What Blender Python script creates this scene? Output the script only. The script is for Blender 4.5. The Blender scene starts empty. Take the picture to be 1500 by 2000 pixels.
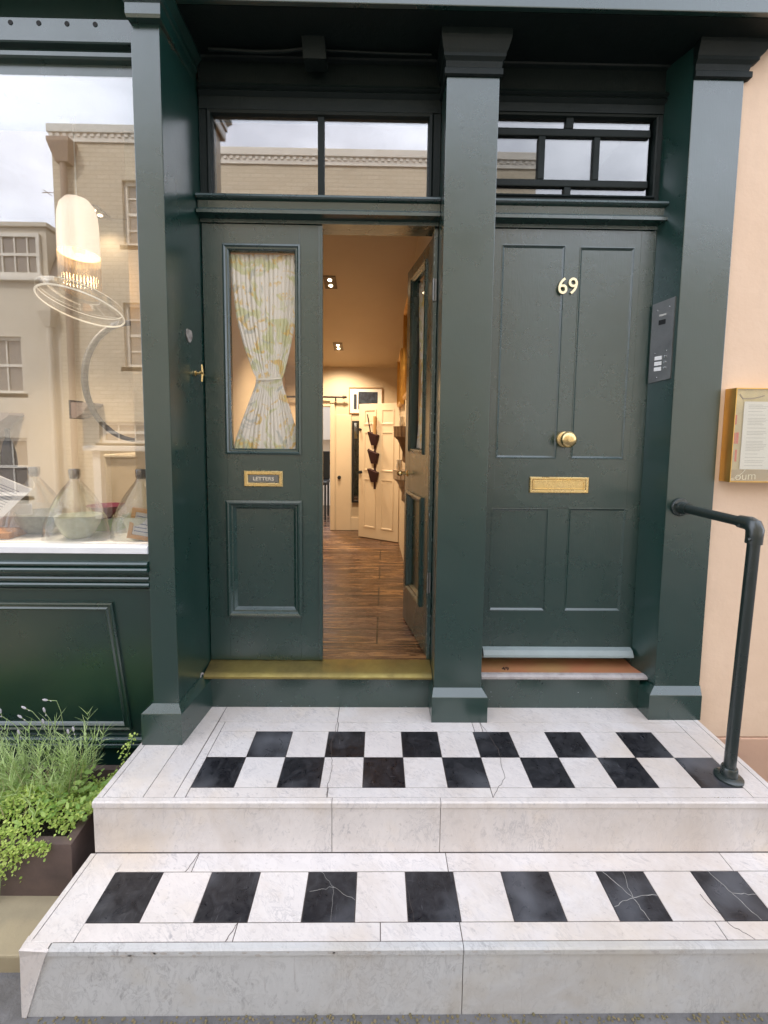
import bpy, bmesh, math, random
from mathutils import Vector, Matrix
random.seed(7)
R = math.radians
S = bpy.context.scene
COL = S.collection

# ------------------------------------------------------------------ camera
cam_d = bpy.data.cameras.new("camera")
cam = bpy.data.objects.new("camera", cam_d); COL.objects.link(cam)
PITCH, YAW, ROLL = R(4.913), R(0.762), R(0.636)
fwd = Vector((math.sin(YAW)*math.cos(PITCH), math.cos(YAW)*math.cos(PITCH), -math.sin(PITCH)))
rgt = Vector((math.cos(YAW), -math.sin(YAW), 0)); upv = rgt.cross(fwd)
r2 = rgt*math.cos(ROLL) + upv*math.sin(ROLL); u2 = -rgt*math.sin(ROLL) + upv*math.cos(ROLL)
M = Matrix((r2, u2, -fwd)).transposed().to_4x4(); M.translation = Vector((0, 0, 1.25))
cam.matrix_world = M
cam_d.sensor_fit = 'VERTICAL'; cam_d.sensor_height = 24.0; cam_d.sensor_width = 18.0
cam_d.lens = 883.7/2000*24.0
cam_d.shift_y = -76.8/2000
cam_d.clip_start = 0.02; cam_d.clip_end = 500
S.camera = cam

# ------------------------------------------------------------------ sky, sun, exposure
SUN_EL, SUN_AZ = R(50), R(-22)      # behind the green building: its front is in open shade, the houses opposite are lit
w = bpy.data.worlds.new("World"); S.world = w; w.use_nodes = True
nt = w.node_tree; nt.nodes.clear()
o = nt.nodes.new('ShaderNodeOutputWorld'); bg = nt.nodes.new('ShaderNodeBackground')
sky = nt.nodes.new('ShaderNodeTexSky'); sky.sky_type = 'NISHITA'; sky.sun_disc = False
sky.sun_elevation = SUN_EL; sky.sun_rotation = SUN_AZ; sky.dust_density = 3.0; sky.air_density = 1.0
tc = nt.nodes.new('ShaderNodeTexCoord'); mp = nt.nodes.new('ShaderNodeMapping')
mp.inputs['Scale'].default_value = (1.6, 1.6, 3.2)
nz = nt.nodes.new('ShaderNodeTexNoise'); nz.inputs['Scale'].default_value = 1.7; nz.inputs['Detail'].default_value = 7
nz.inputs['Roughness'].default_value = .55
rp = nt.nodes.new('ShaderNodeValToRGB')
rp.color_ramp.elements[0].position = .36; rp.color_ramp.elements[0].color = (8.6, 9.2, 10.8, 1)
rp.color_ramp.elements[1].position = .62; rp.color_ramp.elements[1].color = (16.8, 17.6, 19.8, 1)
mx = nt.nodes.new('ShaderNodeMix'); mx.data_type = 'RGBA'; mx.inputs[0].default_value = .86
L = nt.links.new
L(tc.outputs['Generated'], mp.inputs[0]); L(mp.outputs[0], nz.inputs[0]); L(nz.outputs[0], rp.inputs[0])
L(sky.outputs[0], mx.inputs[6]); L(rp.outputs[0], mx.inputs[7]); L(mx.outputs[2], bg.inputs[0]); L(bg.outputs[0], o.inputs[0])
bg.inputs[1].default_value = 0.15
sd = bpy.data.lights.new("sun", 'SUN'); sd.energy = 2.3; sd.angle = R(8); sd.color = (1, .96, .9)
so = bpy.data.objects.new("sun", sd); COL.objects.link(so)
sv = Vector((math.sin(SUN_AZ)*math.cos(SUN_EL), math.cos(SUN_AZ)*math.cos(SUN_EL), math.sin(SUN_EL)))
so.rotation_euler = sv.to_track_quat('Z', 'Y').to_euler(); so.location = (0, -2, 12)
S.view_settings.view_transform = 'Standard'; S.view_settings.look = 'None'
S.view_settings.exposure = 0.48; S.view_settings.gamma = 1
S.cycles.max_bounces = 8; S.cycles.transparent_max_bounces = 16; S.cycles.glossy_bounces = 4
S.cycles.sample_clamp_indirect = 6

# ------------------------------------------------------------------ material helpers
def mat(name, col=(.5, .5, .5), rough=.5, metal=0, ior=1.5, coat=0, emit=None, es=0, spec=None):
    m = bpy.data.materials.new(name); m.use_nodes = True
    b = m.node_tree.nodes['Principled BSDF']
    b.inputs['Base Color'].default_value = (*col, 1); b.inputs['Roughness'].default_value = rough
    b.inputs['Metallic'].default_value = metal; b.inputs['IOR'].default_value = ior
    b.inputs['Coat Weight'].default_value = coat
    if emit: b.inputs['Emission Color'].default_value = (*emit, 1); b.inputs['Emission Strength'].default_value = es
    return m
class N:
    def __init__(s, m): s.m = m; s.t = m.node_tree; s.b = s.t.nodes['Principled BSDF']
    def n(s, ty, **k):
        x = s.t.nodes.new(ty)
        for a, v in k.items():
            if isinstance(a, str) and hasattr(x, a): setattr(x, a, v)
        return x
    def l(s, a, b): s.t.links.new(a, b)
    def coord(s, scale=(1, 1, 1), island=False, rot=(0, 0, 0)):
        c = s.n('ShaderNodeTexCoord'); mp = s.n('ShaderNodeMapping')
        mp.inputs['Scale'].default_value = scale; mp.inputs['Rotation'].default_value = rot
        s.l(c.outputs['Object'], mp.inputs[0])
        if island:
            g = s.n('ShaderNodeNewGeometry'); mu = s.n('ShaderNodeMath', operation='MULTIPLY'); mu.inputs[1].default_value = 37.
            s.l(g.outputs['Random Per Island'], mu.inputs[0])
            cb = s.n('ShaderNodeCombineXYZ'); s.l(mu.outputs[0], cb.inputs[0]); s.l(mu.outputs[0], cb.inputs[1]); s.l(mu.outputs[0], cb.inputs[2])
            s.l(cb.outputs[0], mp.inputs[1])
        return mp.outputs[0]
    def noise(s, v, scale=5, detail=4, rough=.5, dist=0):
        x = s.n('ShaderNodeTexNoise'); s.l(v, x.inputs['Vector']); x.inputs['Scale'].default_value = scale
        x.inputs['Detail'].default_value = detail; x.inputs['Roughness'].default_value = rough; x.inputs['Distortion'].default_value = dist
        return x.outputs[0]
    def ramp(s, f, *st):
        x = s.n('ShaderNodeValToRGB'); e = x.color_ramp.elements
        while len(e) < len(st): e.new(.5)
        for i, (p, c) in enumerate(st):
            e[i].position = p; e[i].color = (*c, 1) if hasattr(c, '__len__') else (c, c, c, 1)
        s.l(f, x.inputs[0]); return x.outputs[0]
    def mix(s, f, a, b, mode='MIX'):
        x = s.n('ShaderNodeMix'); x.data_type = 'RGBA'; x.blend_type = mode
        for i, v in ((0, f), (6, a), (7, b)):
            if hasattr(v, 'links'): s.l(v, x.inputs[i])
            elif i == 0: x.inputs[0].default_value = v
            else: x.inputs[i].default_value = (*v, 1)
        return x.outputs[2]
    def bump(s, h, strength=.3, dist=.01):
        x = s.n('ShaderNodeBump'); x.inputs['Strength'].default_value = strength; x.inputs['Distance'].default_value = dist
        s.l(h, x.inputs['Height']); s.l(x.outputs[0], s.b.inputs['Normal']); return x
    def base(s, c): s.l(c, s.b.inputs['Base Color'])
    def rough(s, c): s.l(c, s.b.inputs['Roughness'])

def paint(name, col, rough=.3, lump=.25, ior=1.65, coat=.35):
    m = mat(name, col, rough, ior=ior, coat=coat); k = N(m)
    k.b.inputs['Coat Roughness'].default_value = .22
    v = k.coord((1, 1, 1)); a = k.noise(v, 9, 5, .6); f = k.noise(k.coord((60, 60, 6)), 4, 3, .6)
    k.base(k.mix(k.ramp(a, (.3, 0.), (.75, .5)), col, tuple(min(1, c*1.25+.001) for c in col)))
    mu = k.mix(.25, a, f)
    pk = k.noise(k.coord((1, 1, 1)), 26, 2, .4); pk = k.ramp(pk, (.66, 0.), (.74, 1.))
    k.bump(k.mix(.07, mu, pk), lump, .010)
    g = k.noise(k.coord((1, 1, 1)), 3.5, 6, .65)
    k.rough(k.ramp(g, (.3, rough-.05), (.7, rough+.07)))
    return m
GREEN = paint('dark_green_gloss', (.005, .029, .0228), .29, .14, 1.8, .6)
GREEN_OLD = paint('dark_green_old_paint', (.005, .029, .0228), .27, .28, 1.8, .6)
GREEN_SHADED = paint('shade_darkened_green_paint', (.004, .009, .008), .5, .5, 1.35, 0)  # same green paint, with the recess shade put into a darker, duller colour
WORN = paint('worn_pale_paint', (.22, .27, .27), .4, .6)
WHITE_SILL = paint('sill_white', (.76, .76, .77), .4, .2)

def marble(name, base, vein, warm, riser=False):
    m = mat(name, base, .42, ior=1.5); k = N(m)
    v = k.coord((1, 1, 1), island=True, rot=(0.2, .3, .6))
    n1 = k.noise(v, 4.5, 8, .62, 1.4); n2 = k.noise(v, 16, 6, .6, .8)
    w0_ = k.coord((1, 1, 1), island=True)
    vr = k.coord((1, 1, 1), island=True, rot=(0.5, .6, .9)); sc_ = k.n('ShaderNodeMapping'); k.l(vr, sc_.inputs[0]); sc_.inputs['Scale'].default_value = (2.2, 9, 5)
    st1 = k.noise(sc_.outputs[0], 3.0, 8, .66, 1.6)
    rd = k.n('ShaderNodeMath', operation='SUBTRACT'); k.l(st1, rd.inputs[0]); rd.inputs[1].default_value = .5
    ab = k.n('ShaderNodeMath', operation='ABSOLUTE'); k.l(rd.outputs[0], ab.inputs[0])
    ve = k.ramp(ab.outputs[0], (.0, .75), (.012, .35), (.04, 0.))
    pat = k.ramp(n1, (.42, .05), (.64, .8))
    fac = k.mix(1., ve, pat, 'MULTIPLY')
    c = k.mix(fac, base, vein)
    cl = k.ramp(st1, (.45, 0.), (.75, .42)); c = k.mix(cl, c, tuple(x*.80 for x in base))
    m3 = k.n('ShaderNodeMapping'); k.l(k.coord((1, 1, 1), island=True, rot=(.6, .75, .8)), m3.inputs[0]); m3.inputs['Scale'].default_value = (14, 60, 30)
    fl = k.noise(m3.outputs[0], 1.5, 5, .7, .6); pm = k.noise(w0_, 5, 3, .6)
    c = k.mix(k.mix(1., k.ramp(fl, (.55, 0.), (.70, .75)), k.ramp(pm, (.40, .1), (.62, 1.)), 'MULTIPLY'), c, vein)
    sp = k.ramp(n2, (.60, 0.), (.72, .35)); c = k.mix(sp, c, tuple(x*.70 for x in base))
    g = k.n('ShaderNodeNewGeometry')
    tone = k.ramp(g.outputs['Random Per Island'], (0., 0.), (1., .75))
    c = k.mix(tone, c, warm, 'MULTIPLY')
    w0 = k.coord((1, 1, 1)); st = k.ramp(k.noise(w0, 2.6, 5, .6), (.54, 0.), (.74, .55))
    c = k.mix(st, c, tuple(a*b for a, b in zip(base, (.98, .86, .66))))
    if riser:
        dr = k.ramp(k.noise(k.coord((30, 6, 2.2)), 1.4, 4, .6), (.66, 0.), (.76, .6)); c = k.mix(dr, c, (.26, .22, .20))
        bs = k.ramp(k.noise(k.coord((2.6, 1, 3.2)), 1.3, 4, .6), (.62, 0.), (.76, .5)); c = k.mix(bs, c, (.42, .36, .28))
    tr_ = k.ramp(k.noise(w0, 1.7, 7, .72, .6), (.45, 0.), (.68, .62)); c = k.mix(tr_, c, tuple(a*b for a, b in zip(base, (.78, .71, .63))))
    dirt = k.ramp(k.noise(w0, 60, 3, .7), (.64, 0.), (.76, .45)); c = k.mix(dirt, c, (.28, .25, .22))
    k.base(c); k.rough(k.ramp(n2, (.3, .32), (.7, .55)))
    k.bump(k.mix(.5, n2, k.noise(w0, 45, 4, .6)), .18, .003)
    return m
MARBLE = marble('white_marble', (.70, .66, .635), (.31, .30, .32), (.97, .95, .935))
MARBLE_R = marble('grey_marble_riser', (.56, .56, .555), (.24, .235, .24), (.97, .97, .96), True)
def black_marble():
    m = mat('black_marble', (.012, .012, .015), .3, ior=1.5); k = N(m)
    v = k.coord((1, 1, 1), island=True); n = k.noise(v, 22, 8, .7, 1)
    s1 = k.noise(k.coord((160, 14, 30), island=True, rot=(0, 0, .7)), 1, 5, .7, 1.5)
    s2 = k.noise(k.coord((14, 140, 30), island=True, rot=(0, 0, .4)), 1, 5, .7, 1.2)
    c = k.mix(k.ramp(n, (.45, 0.), (.8, .75)), (.009, .009, .012), (.055, .055, .062))
    c = k.mix(k.ramp(s1, (.62, 0.), (.72, .5)), c, (.22, .22, .24)); c = k.mix(k.ramp(s2, (.64, 0.), (.74, .4)), c, (.2, .2, .21))
    hz = k.noise(k.coord((1, 1, 1)), 3.2, 3, .6); c = k.mix(k.ramp(hz, (.50, 0.), (.68, .75)), c, (.12, .125, .14))
    k.base(c); k.rough(k.ramp(n, (.3, .22), (.7, .45))); k.bump(s1, .15, .002)
    return m
BLACK = black_marble()
JOINT = mat('joint_grout', (.11, .09, .08), .9)
def brass(name, c1, c2, rough=.3):
    m = mat(name, c1, rough, 1.); k = N(m); v = k.coord((1, 1, 1)); n = k.noise(v, 7, 6, .6)
    k.base(k.mix(k.ramp(n, (.35, 0.), (.7, 1.)), c1, c2)); k.rough(k.ramp(k.noise(v, 30, 4, .6), (.3, rough-.08), (.7, rough+.15)))
    k.bump(k.noise(v, 10, 3, .5), .04, .002); return m
BRASS = brass('polished_brass', (.82, .60, .26), (.74, .56, .28), .24)
BRASS_T = brass('yellow_brass_plate', (.36, .29, .10), (.24, .19, .08), .55)
DARK = mat('dark_void', (.006, .007, .007), .7)
CHROME = mat('chrome', (.75, .75, .74), .2, 1.)
STEEL = brass('brushed_steel_dark', (.30, .30, .29), (.24, .24, .235), .42)
def simple(name, c1, c2, sc=6, rough=.7, bump=.2, bd=.005, scale=(1, 1, 1)):
    m = mat(name, c1, rough); k = N(m); v = k.coord(scale); n = k.noise(v, sc, 6, .6)
    k.base(k.mix(k.ramp(n, (.35, 0.), (.7, 1.)), c1, c2)); k.bump(k.noise(v, sc*5, 4, .6), bump, bd); return m
COPPER = simple('copper_stained_brass', (.42, .15, .08), (.36, .22, .09), 4, .38, .1)
LEAD = simple('lead_trim', (.42, .39, .38), (.30, .27, .26), 30, .5, .5, .004)
PEACH = simple('peach_render', (.77, .57, .41), (.72, .52, .365), 2.2, .75, .6, .006)
def _peach():
    k = N(PEACH); c0 = k.b.inputs['Base Color'].links[0].from_socket
    a_ = k.ramp(k.noise(k.coord((1.2, 1, .35)), 3, 6, .65), (.52, 0.), (.72, .35)); c0 = k.mix(a_, c0, (.56, .41, .30))
    b_ = k.ramp(k.noise(k.coord((1, 1, 1)), 40, 3, .7), (.70, 0.), (.78, .4)); k.base(k.mix(b_, c0, (.40, .29, .22)))
_peach()
PEACH_LOW = simple('peach_plinth', (.60, .38, .26), (.54, .34, .24), 3, .8, .35, .005)
CREAM = simple('cream_wall', (.60, .47, .31), (.56, .43, .28), 2, .6, .1, .003)
SHOPWALL = simple('shop_wall_beige', (.50, .42, .31), (.46, .38, .28), 2, .7, .1, .003)
CREAM_DOOR = simple('cream_door_paint', (.66, .52, .35), (.62, .48, .32), 3, .4, .1, .002)
YORK = simple('sandstone_paving', (.36, .30, .19), (.27, .225, .15), 5, .8, .4, .006)
ASPH = simple('grey_paving', (.17, .165, .165), (.11, .105, .10), 14, .9, .8, .006)
TERRA = simple('dark_clay_trough', (.14, .095, .082), (.075, .054, .05), 6, .6, .3, .004)
SOIL = simple('soil', (.02, .015, .01), (.035, .025, .018), 30, 1, 1, .01)
IRON = paint('black_green_iron', (.010, .018, .016), .28, .2)
WALLC = None
def brick():
    m = mat('cream_painted_brick', (.60, .50, .36), .8); k = N(m)
    v = k.coord((1, 1, 1), rot=(R(90), 0, 0)); b = k.n('ShaderNodeTexBrick'); k.l(v, b.inputs[0])
    b.inputs['Scale'].default_value = 1.; b.inputs['Brick Width'].default_value = .225; b.inputs['Row Height'].default_value = .075
    b.inputs['Mortar Size'].default_value = .008; b.inputs['Color1'].default_value = (.70, .61, .46, 1); b.inputs['Color2'].default_value = (.63, .54, .40, 1)
    b.inputs['Mortar'].default_value = (.50, .43, .32, 1)
    n = k.noise(k.coord((.6, 1, 4)), 3, 6, .65)
    k.base(k.mix(k.ramp(n, (.4, 0.), (.7, .5)), b.outputs[0], (.52, .45, .34)))
    k.bump(k.mix(.5, b.outputs[0], n), .8, .02); return m
BRICK = brick()
STUCCO = simple('buff_stucco', (.64, .57, .46), (.58, .52, .42), 1.5, .8, .2, .004)
TRIM = simple('pale_trim', (.76, .71, .62), (.70, .65, .56), 3, .6, .1, .003)
PIPE = mat('downpipe_brown', (.30, .22, .16), .5)
SLATE = simple('slate_roof', (.14, .12, .11), (.10, .09, .09), 6, .7, .3, .01)
def boards():
    m = mat('old_floorboards', (.2, .1, .05), .35); k = N(m)
    g = k.noise(k.coord((.9, 10, 1)), 2.6, 10, .76, 1.2); b2 = k.noise(k.coord((1, 1, 1)), 2.2, 4, .6)
    c = k.ramp(g, (.38, (.014, .007, .005)), (.50, (.10, .045, .02)), (.62, (.44, .23, .085)))
    wear = k.ramp(b2, (.44, 0.), (.60, .7)); c = k.mix(wear, c, k.ramp(g, (.36, (.05, .025, .02)), (.66, (.17, .095, .075))))
    br = k.n('ShaderNodeTexBrick'); k.l(k.coord((1, 1, 1), rot=(0, 0, .015)), br.inputs[0]); br.offset_frequency = 3; br.offset = .37; br.squash = .8; br.inputs['Scale'].default_value = 1
    br.inputs['Brick Width'].default_value = 2.2; br.inputs['Row Height'].default_value = .17; br.inputs['Mortar Size'].default_value = .005
    br.inputs['Color1'].default_value = (1, 1, 1, 1); br.inputs['Color2'].default_value = (.72, .68, .66, 1); br.inputs['Mortar'].default_value = (.03, .02, .015, 1)
    c = k.mix(1., c, br.outputs[0], 'MULTIPLY')
    vo = k.ramp(k.noise(k.coord((14, 30, 1)), 1.2, 3, .7), (.70, 0.), (.74, .9)); c = k.mix(vo, c, (.012, .006, .004))
    k.base(c); k.rough(k.ramp(g, (.3, .16), (.7, .36))); k.bump(k.mix(.5, g, br.outputs[0]), .35, .005); return m
BOARDS = boards()
def glass(name, tint=(1, 1, 1), f0=.1, edge=.7):
    m = bpy.data.materials.new(name); m.use_nodes = True; t = m.node_tree; t.nodes.clear()
    o = t.nodes.new('ShaderNodeOutputMaterial'); mix = t.nodes.new('ShaderNodeMixShader'); tr = t.nodes.new('ShaderNodeBsdfTransparent')
    gl = t.nodes.new('ShaderNodeBsdfGlossy'); gl.inputs['Roughness'].default_value = .0; tr.inputs[0].default_value = (*tint, 1)
    lw = t.nodes.new('ShaderNodeLayerWeight'); lw.inputs[0].default_value = .25
    mr = t.nodes.new('ShaderNodeMapRange'); mr.inputs['To Min'].default_value = f0; mr.inputs['To Max'].default_value = edge
    t.links.new(lw.outputs['Facing'], mr.inputs[0]); t.links.new(mr.outputs[0], mix.inputs[0])
    t.links.new(tr.outputs[0], mix.inputs[1]); t.links.new(gl.outputs[0], mix.inputs[2]); t.links.new(mix.outputs[0], o.inputs[0])
    return m
GLASS_SHOP = glass('shop_window_glass', (.98, .98, .97), .13, .9)
GLASS_FAN = glass('fanlight_glass', (.98, .97, .95), .19, .9)
GLASS_FAN2 = glass('old_fanlight_glass', (.80, .80, .78), .085, .9)
GLASS_DOOR = glass('door_glass', (.99, .98, .97), .05, .14)
GLASS_CL = glass('clear_glassware', (.95, .96, .95), .08, .98)
MIRROR = mat('mirror_glass', (.8, .8, .78), .03, 1.)
DARKGLASS = mat('dark_window_glass', (.05, .045, .04), .08, ior=1.5)
PANEGREY = mat('grey_window_glass', (.24, .21, .18), .12)
def curtain_mat():
    m = mat('floral_curtain_fabric', (.8, .76, .6), .85); k = N(m)
    v = k.coord((1, 1, .8)); a = k.noise(v, 9, 3, .5, 1.6); b = k.noise(v, 13, 3, .5, 2.2); d = k.noise(k.coord((1, 1, .7)), 6.5, 2, .5, 3)
    c = k.mix(k.ramp(a, (.50, 0.), (.58, .7)), (.93, .91, .84), (.66, .70, .30))
    c = k.mix(k.ramp(b, (.54, 0.), (.62, .8)), c, (.86, .62, .14)); c = k.mix(k.ramp(d, (.60, 0.), (.66, .6)), c, (.50, .55, .52))
    k.base(c); k.b.inputs['Subsurface Weight'].default_value = .0
    k.l(c, k.b.inputs['Emission Color']); k.b.inputs['Emission Strength'].default_value = 0.
    tr = k.n('ShaderNodeBsdfTranslucent'); k.l(c, tr.inputs[0]); ms = k.n('ShaderNodeMixShader'); ms.inputs[0].default_value = .3
    out = k.t.nodes['Material Output']; k.l(k.b.outputs[0], ms.inputs[1]); k.l(tr.outputs[0], ms.inputs[2]); k.l(ms.outputs[0], out.inputs[0])
    return m
CURT = curtain_mat()

# ------------------------------------------------------------------ mesh helpers
class MB:
    def __init__(s, xf=None): s.bm = bmesh.new(); s.xf = xf
    def _loop(s, pts): return [s.bm.verts.new(s.xf(*p) if s.xf else p) for p in pts]
    def loft(s, loops, cap=True, mi=0, closed=True):
        L = [s._loop(l) for l in loops]; n = len(L[0]); fs = []
        for a, b in zip(L, L[1:]):
            for i in range(n if closed else n-1):
                j = (i+1) % n
                fs.append(s.bm.faces.new((a[i], a[j], b[j], b[i])))
        if cap and closed: fs.append(s.bm.faces.new(L[0][::-1])); fs.append(s.bm.faces.new(L[-1]))
        for f in fs: f.material_index = mi
        return fs
    def box(s, x0, x1, y0, y1, z0, z1, bev=0., mi=0):
        if x0 > x1: x0, x1 = x1, x0
        if y0 > y1: y0, y1 = y1, y0
        if z0 > z1: z0, z1 = z1, z0
        fs = s.loft([[(x0, y0, z), (x1, y0, z), (x1, y1, z), (x0, y1, z)] for z in (z0, z1)], mi=mi)
        if bev: s._bev(fs, bev)
        return s
    def _bev(s, fs, bev, seg=2):
        es = list({e for f in fs for e in f.edges})
        bmesh.ops.recalc_face_normals(s.bm, faces=fs)
        bmesh.ops.bevel(s.bm, geom=es, offset=bev, segments=seg, affect='EDGES', profile=.6, clamp_overlap=True)
    def prism(s, pts, z0, z1, bev=0., mi=0):
        fs = s.loft([[(x, y, z0) for x, y in pts], [(x, y, z1) for x, y in pts]], mi=mi)
        if bev: s._bev(fs, bev)
        return s
    def rects(s, L, mi=0):   # stack of rectangles (x0,x1,y0,y1,z)
        s.loft([[(a, c, z), (b, c, z), (b, d, z), (a, d, z)] for a, b, c, d, z in L], mi=mi); return s
    def sweepx(s, prof, x0, x1, mi=0):   # profile of (y,z)
        s.loft([[(x0, y, z) for y, z in prof], [(x1, y, z) for y, z in prof]], mi=mi); return s
    def ring(s, x0, x1, z0, z1, prof, mi=0):   # moulding round a rectangle; prof: (inset, y)
        loops = []
        for d, y in prof: loops.append([(x0+d, y, z0+d), (x1-d, y, z0+d), (x1-d, y, z1-d), (x0+d, y, z1-d)])
        s.loft(loops+[loops[0]], cap=False, mi=mi); return s
    def cyl(s, p0, p1, r0, r1=None, n=20, mi=0, cap=True):
        r1 = r0 if r1 is None else r1
        p0, p1 = Vector(p0), Vector(p1); d = (p1-p0).normalized()
        a = d.orthogonal().normalized(); b = d.cross(a)
        s.loft([[tuple(p+(a*math.cos(t)+b*math.sin(t))*r) for t in [2*math.pi*i/n for i in range(n)]] for p, r in ((p0, r0), (p1, r1))], mi=mi, cap=cap)
        return s
    def tube(s, pts, r, n=10, mi=0):
        pts = [Vector(p) for p in pts]; loops = []; prev = None
        for i, p in enumerate(pts):
            d = (pts[min(i+1, len(pts)-1)]-pts[max(i-1, 0)]).normalized()
            a = (prev - d*prev.dot(d)).normalized() if prev is not None else d.orthogonal().normalized()
            prev = a; b = d.cross(a); rr = r[i] if hasattr(r, '__len__') else r
            loops.append([tuple(p+(a*math.cos(t)+b*math.sin(t))*rr) for t in [2*math.pi*j/n for j in range(n)]])
        s.loft(loops, mi=mi); return s
    def lathe(s, prof, c=(0, 0, 0), n=32, mi=0, axis='z', a0=0., a1=2*math.pi, flute=0, fa=0.):
        full = abs(a1-a0-2*math.pi) < 1e-6; loops = []
        for r, h in prof:
            lp = []
            for i in range(n if full else n+1):
                t = a0+(a1-a0)*i/n; q = r*(1+fa*math.cos(flute*t)) if flute else r
                x, y = q*math.cos(t), q*math.sin(t)
                lp.append((c[0]+x, c[1]+y, c[2]+h) if axis == 'z' else ((c[0]+x, c[1]+h, c[2]+y) if axis == 'y' else (c[0]+h, c[1]+x, c[2]+y)))
            loops.append(lp)
        s.loft(loops, cap=False, closed=full, mi=mi); return s
    def build(s, name, mats, parent=None, smooth=False, auto=True, loc=None):
        bm = s.bm
        bmesh.ops.recalc_face_normals(bm, faces=bm.faces)
        off = Vector(loc) if loc else Vector((0, 0, 0))
        if parent is not None: off = parent['_w'] if '_w' in parent else Vector((0, 0, 0)); off = Vector(off)
        me = bpy.data.meshes.new(name)
        if loc or parent is not None: bmesh.ops.translate(bm, verts=bm.verts, vec=-off)
        bm.to_mesh(me); bm.free()
        for m in (mats if isinstance(mats, (list, tuple)) else [mats]): me.materials.append(m)
        o = bpy.data.objects.new(name, me); COL.objects.link(o)
        if smooth:
            me.polygons.foreach_set('use_smooth', [True]*len(me.polygons))
            try: me.set_sharp_from_angle(angle=R(38))
            except Exception: pass
        if parent is not None: o.parent = parent
        elif loc: o.location = off
        o['_w'] = tuple(off)
        return o
def _each(s, name, mats, parent, smooth=False):
    o = s.build('tmp', mats, parent, smooth); me = o.data; bm = bmesh.new(); bm.from_mesh(me); bm.verts.ensure_lookup_table()
    seen = set(); out = []
    for v in bm.verts:
        if v.index in seen: continue
        st_ = [v]; isl = set()
        while st_:
            q = st_.pop()
            if q.index in isl: continue
            isl.add(q.index); st_ += [e.other_vert(q) for e in q.link_edges if e.other_vert(q).index not in isl]
        seen |= isl; out.append(isl)
    for isl in out:
        b2 = bm.copy(); b2.verts.ensure_lookup_table(); bmesh.ops.delete(b2, geom=[x for x in b2.verts if x.index not in isl], context='VERTS')
        m2 = bpy.data.meshes.new(name); b2.to_mesh(m2); b2.free()
        for m in me.materials: m2.materials.append(m)
        if smooth:
            m2.polygons.foreach_set('use_smooth', [True]*len(m2.polygons))
            m2.set_sharp_from_angle(angle=R(38))
        o2 = bpy.data.objects.new(name, m2); COL.objects.link(o2); o2.parent = parent; o2['_w'] = o['_w']
    bm.free(); bpy.data.objects.remove(o)
MB.each = _each
def thing(name, loc, label, cat, group=None):
    o = bpy.data.objects.new(name, None); COL.objects.link(o); o.location = loc; o.empty_display_size = .05
    o['_w'] = tuple(loc); o['label'] = label; o['category'] = cat
    if group: o['group'] = group
    return o
def tag(o, label, cat, group=None):
    o['label'] = label; o['category'] = cat
    if group: o['group'] = group
    return o
def struct(o): o['kind'] = 'structure'; return o
def text_into(mb, txt, size, place, depth=.002, offset=0., mi=0):
    """glyph outlines of the built-in font as real geometry; place maps (x, y, depth) to a point"""
    cu = bpy.data.curves.new('t', 'FONT'); cu.body = txt; cu.size = size; cu.align_x = 'CENTER'; cu.align_y = 'CENTER'
    cu.extrude = depth/2; cu.offset = offset; cu.resolution_u = 6
    ob = bpy.data.objects.new('t', cu); COL.objects.link(ob)
    me = ob.to_mesh(); vs = [mb.bm.verts.new(place(*v.co)) for v in me.vertices]
    for p in me.polygons:
        try: f = mb.bm.faces.new([vs[i] for i in p.vertices]); f.material_index = mi
        except ValueError: pass
    ob.to_mesh_clear(); bpy.data.objects.remove(ob); bpy.data.curves.remove(cu)

# ================================================================== THE SETTING: ground
mb = MB(); mb.box(-60, 60, -30, 30, -1.0, -.405); struct(mb.build('road', ASPH))
mb = MB(); mb.box(-6, -.988, 1.262, 2.0, -.42, -.35, .006); mb.box(-6, -2.02, .8, 1.258, -.42, -.352, .006)
struct(mb.build('stone_slab', YORK))

# ================================================================== GREEN BUILDING
bld = thing('shop_building', (0, 2.04, 0), 'dark green painted timber shopfront with two doors, pilasters and a big window', 'building')
D = 2.04
# --- pilasters (shaft is the part, capital and base its sub-parts)
mb = MB(); mb.prism([(-.895, 1.746), (-.793, 1.746), (-.7705, 2.10), (-.895, 2.10)], .150, 2.72, .003)
p1 = mb.build('pilaster', GREEN, bld)
mb = MB(); P = [(-.932, 1.72), (-.772, 1.72), (-.747, 1.967), (-.747, 2.07), (-.932, 2.07)]
Q = [(-.897, 1.744), (-.792, 1.744), (-.776, 1.967), (-.776, 2.07), (-.897, 2.07)]
mb.loft([[(x, y, 0) for x, y in P], [(x, y, .128) for x, y in P], [(x*.96+a*.04, y*.96+b*.04, .1305) for (x, y), (a, b) in zip(P, Q)], [(x, y, .160) for x, y in Q]])
mb.build('base', GREEN, p1)
mb = MB(); mb.rects([(-.895, -.778, 1.722, 2.03, 2.690), (-.898, -.775, 1.718, 2.03, 2.700), (-.898, -.775, 1.718, 2.03, 2.735), (-.905, -.768, 1.71, 2.03, 2.742), (-.905, -.768, 1.71, 2.03, 2.765), (-.92, -.75, 1.69, 2.03, 2.79), (-.92, -.75, 1.69, 2.03, 2.93)])
mb.build('capital', GREEN, p1)
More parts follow.
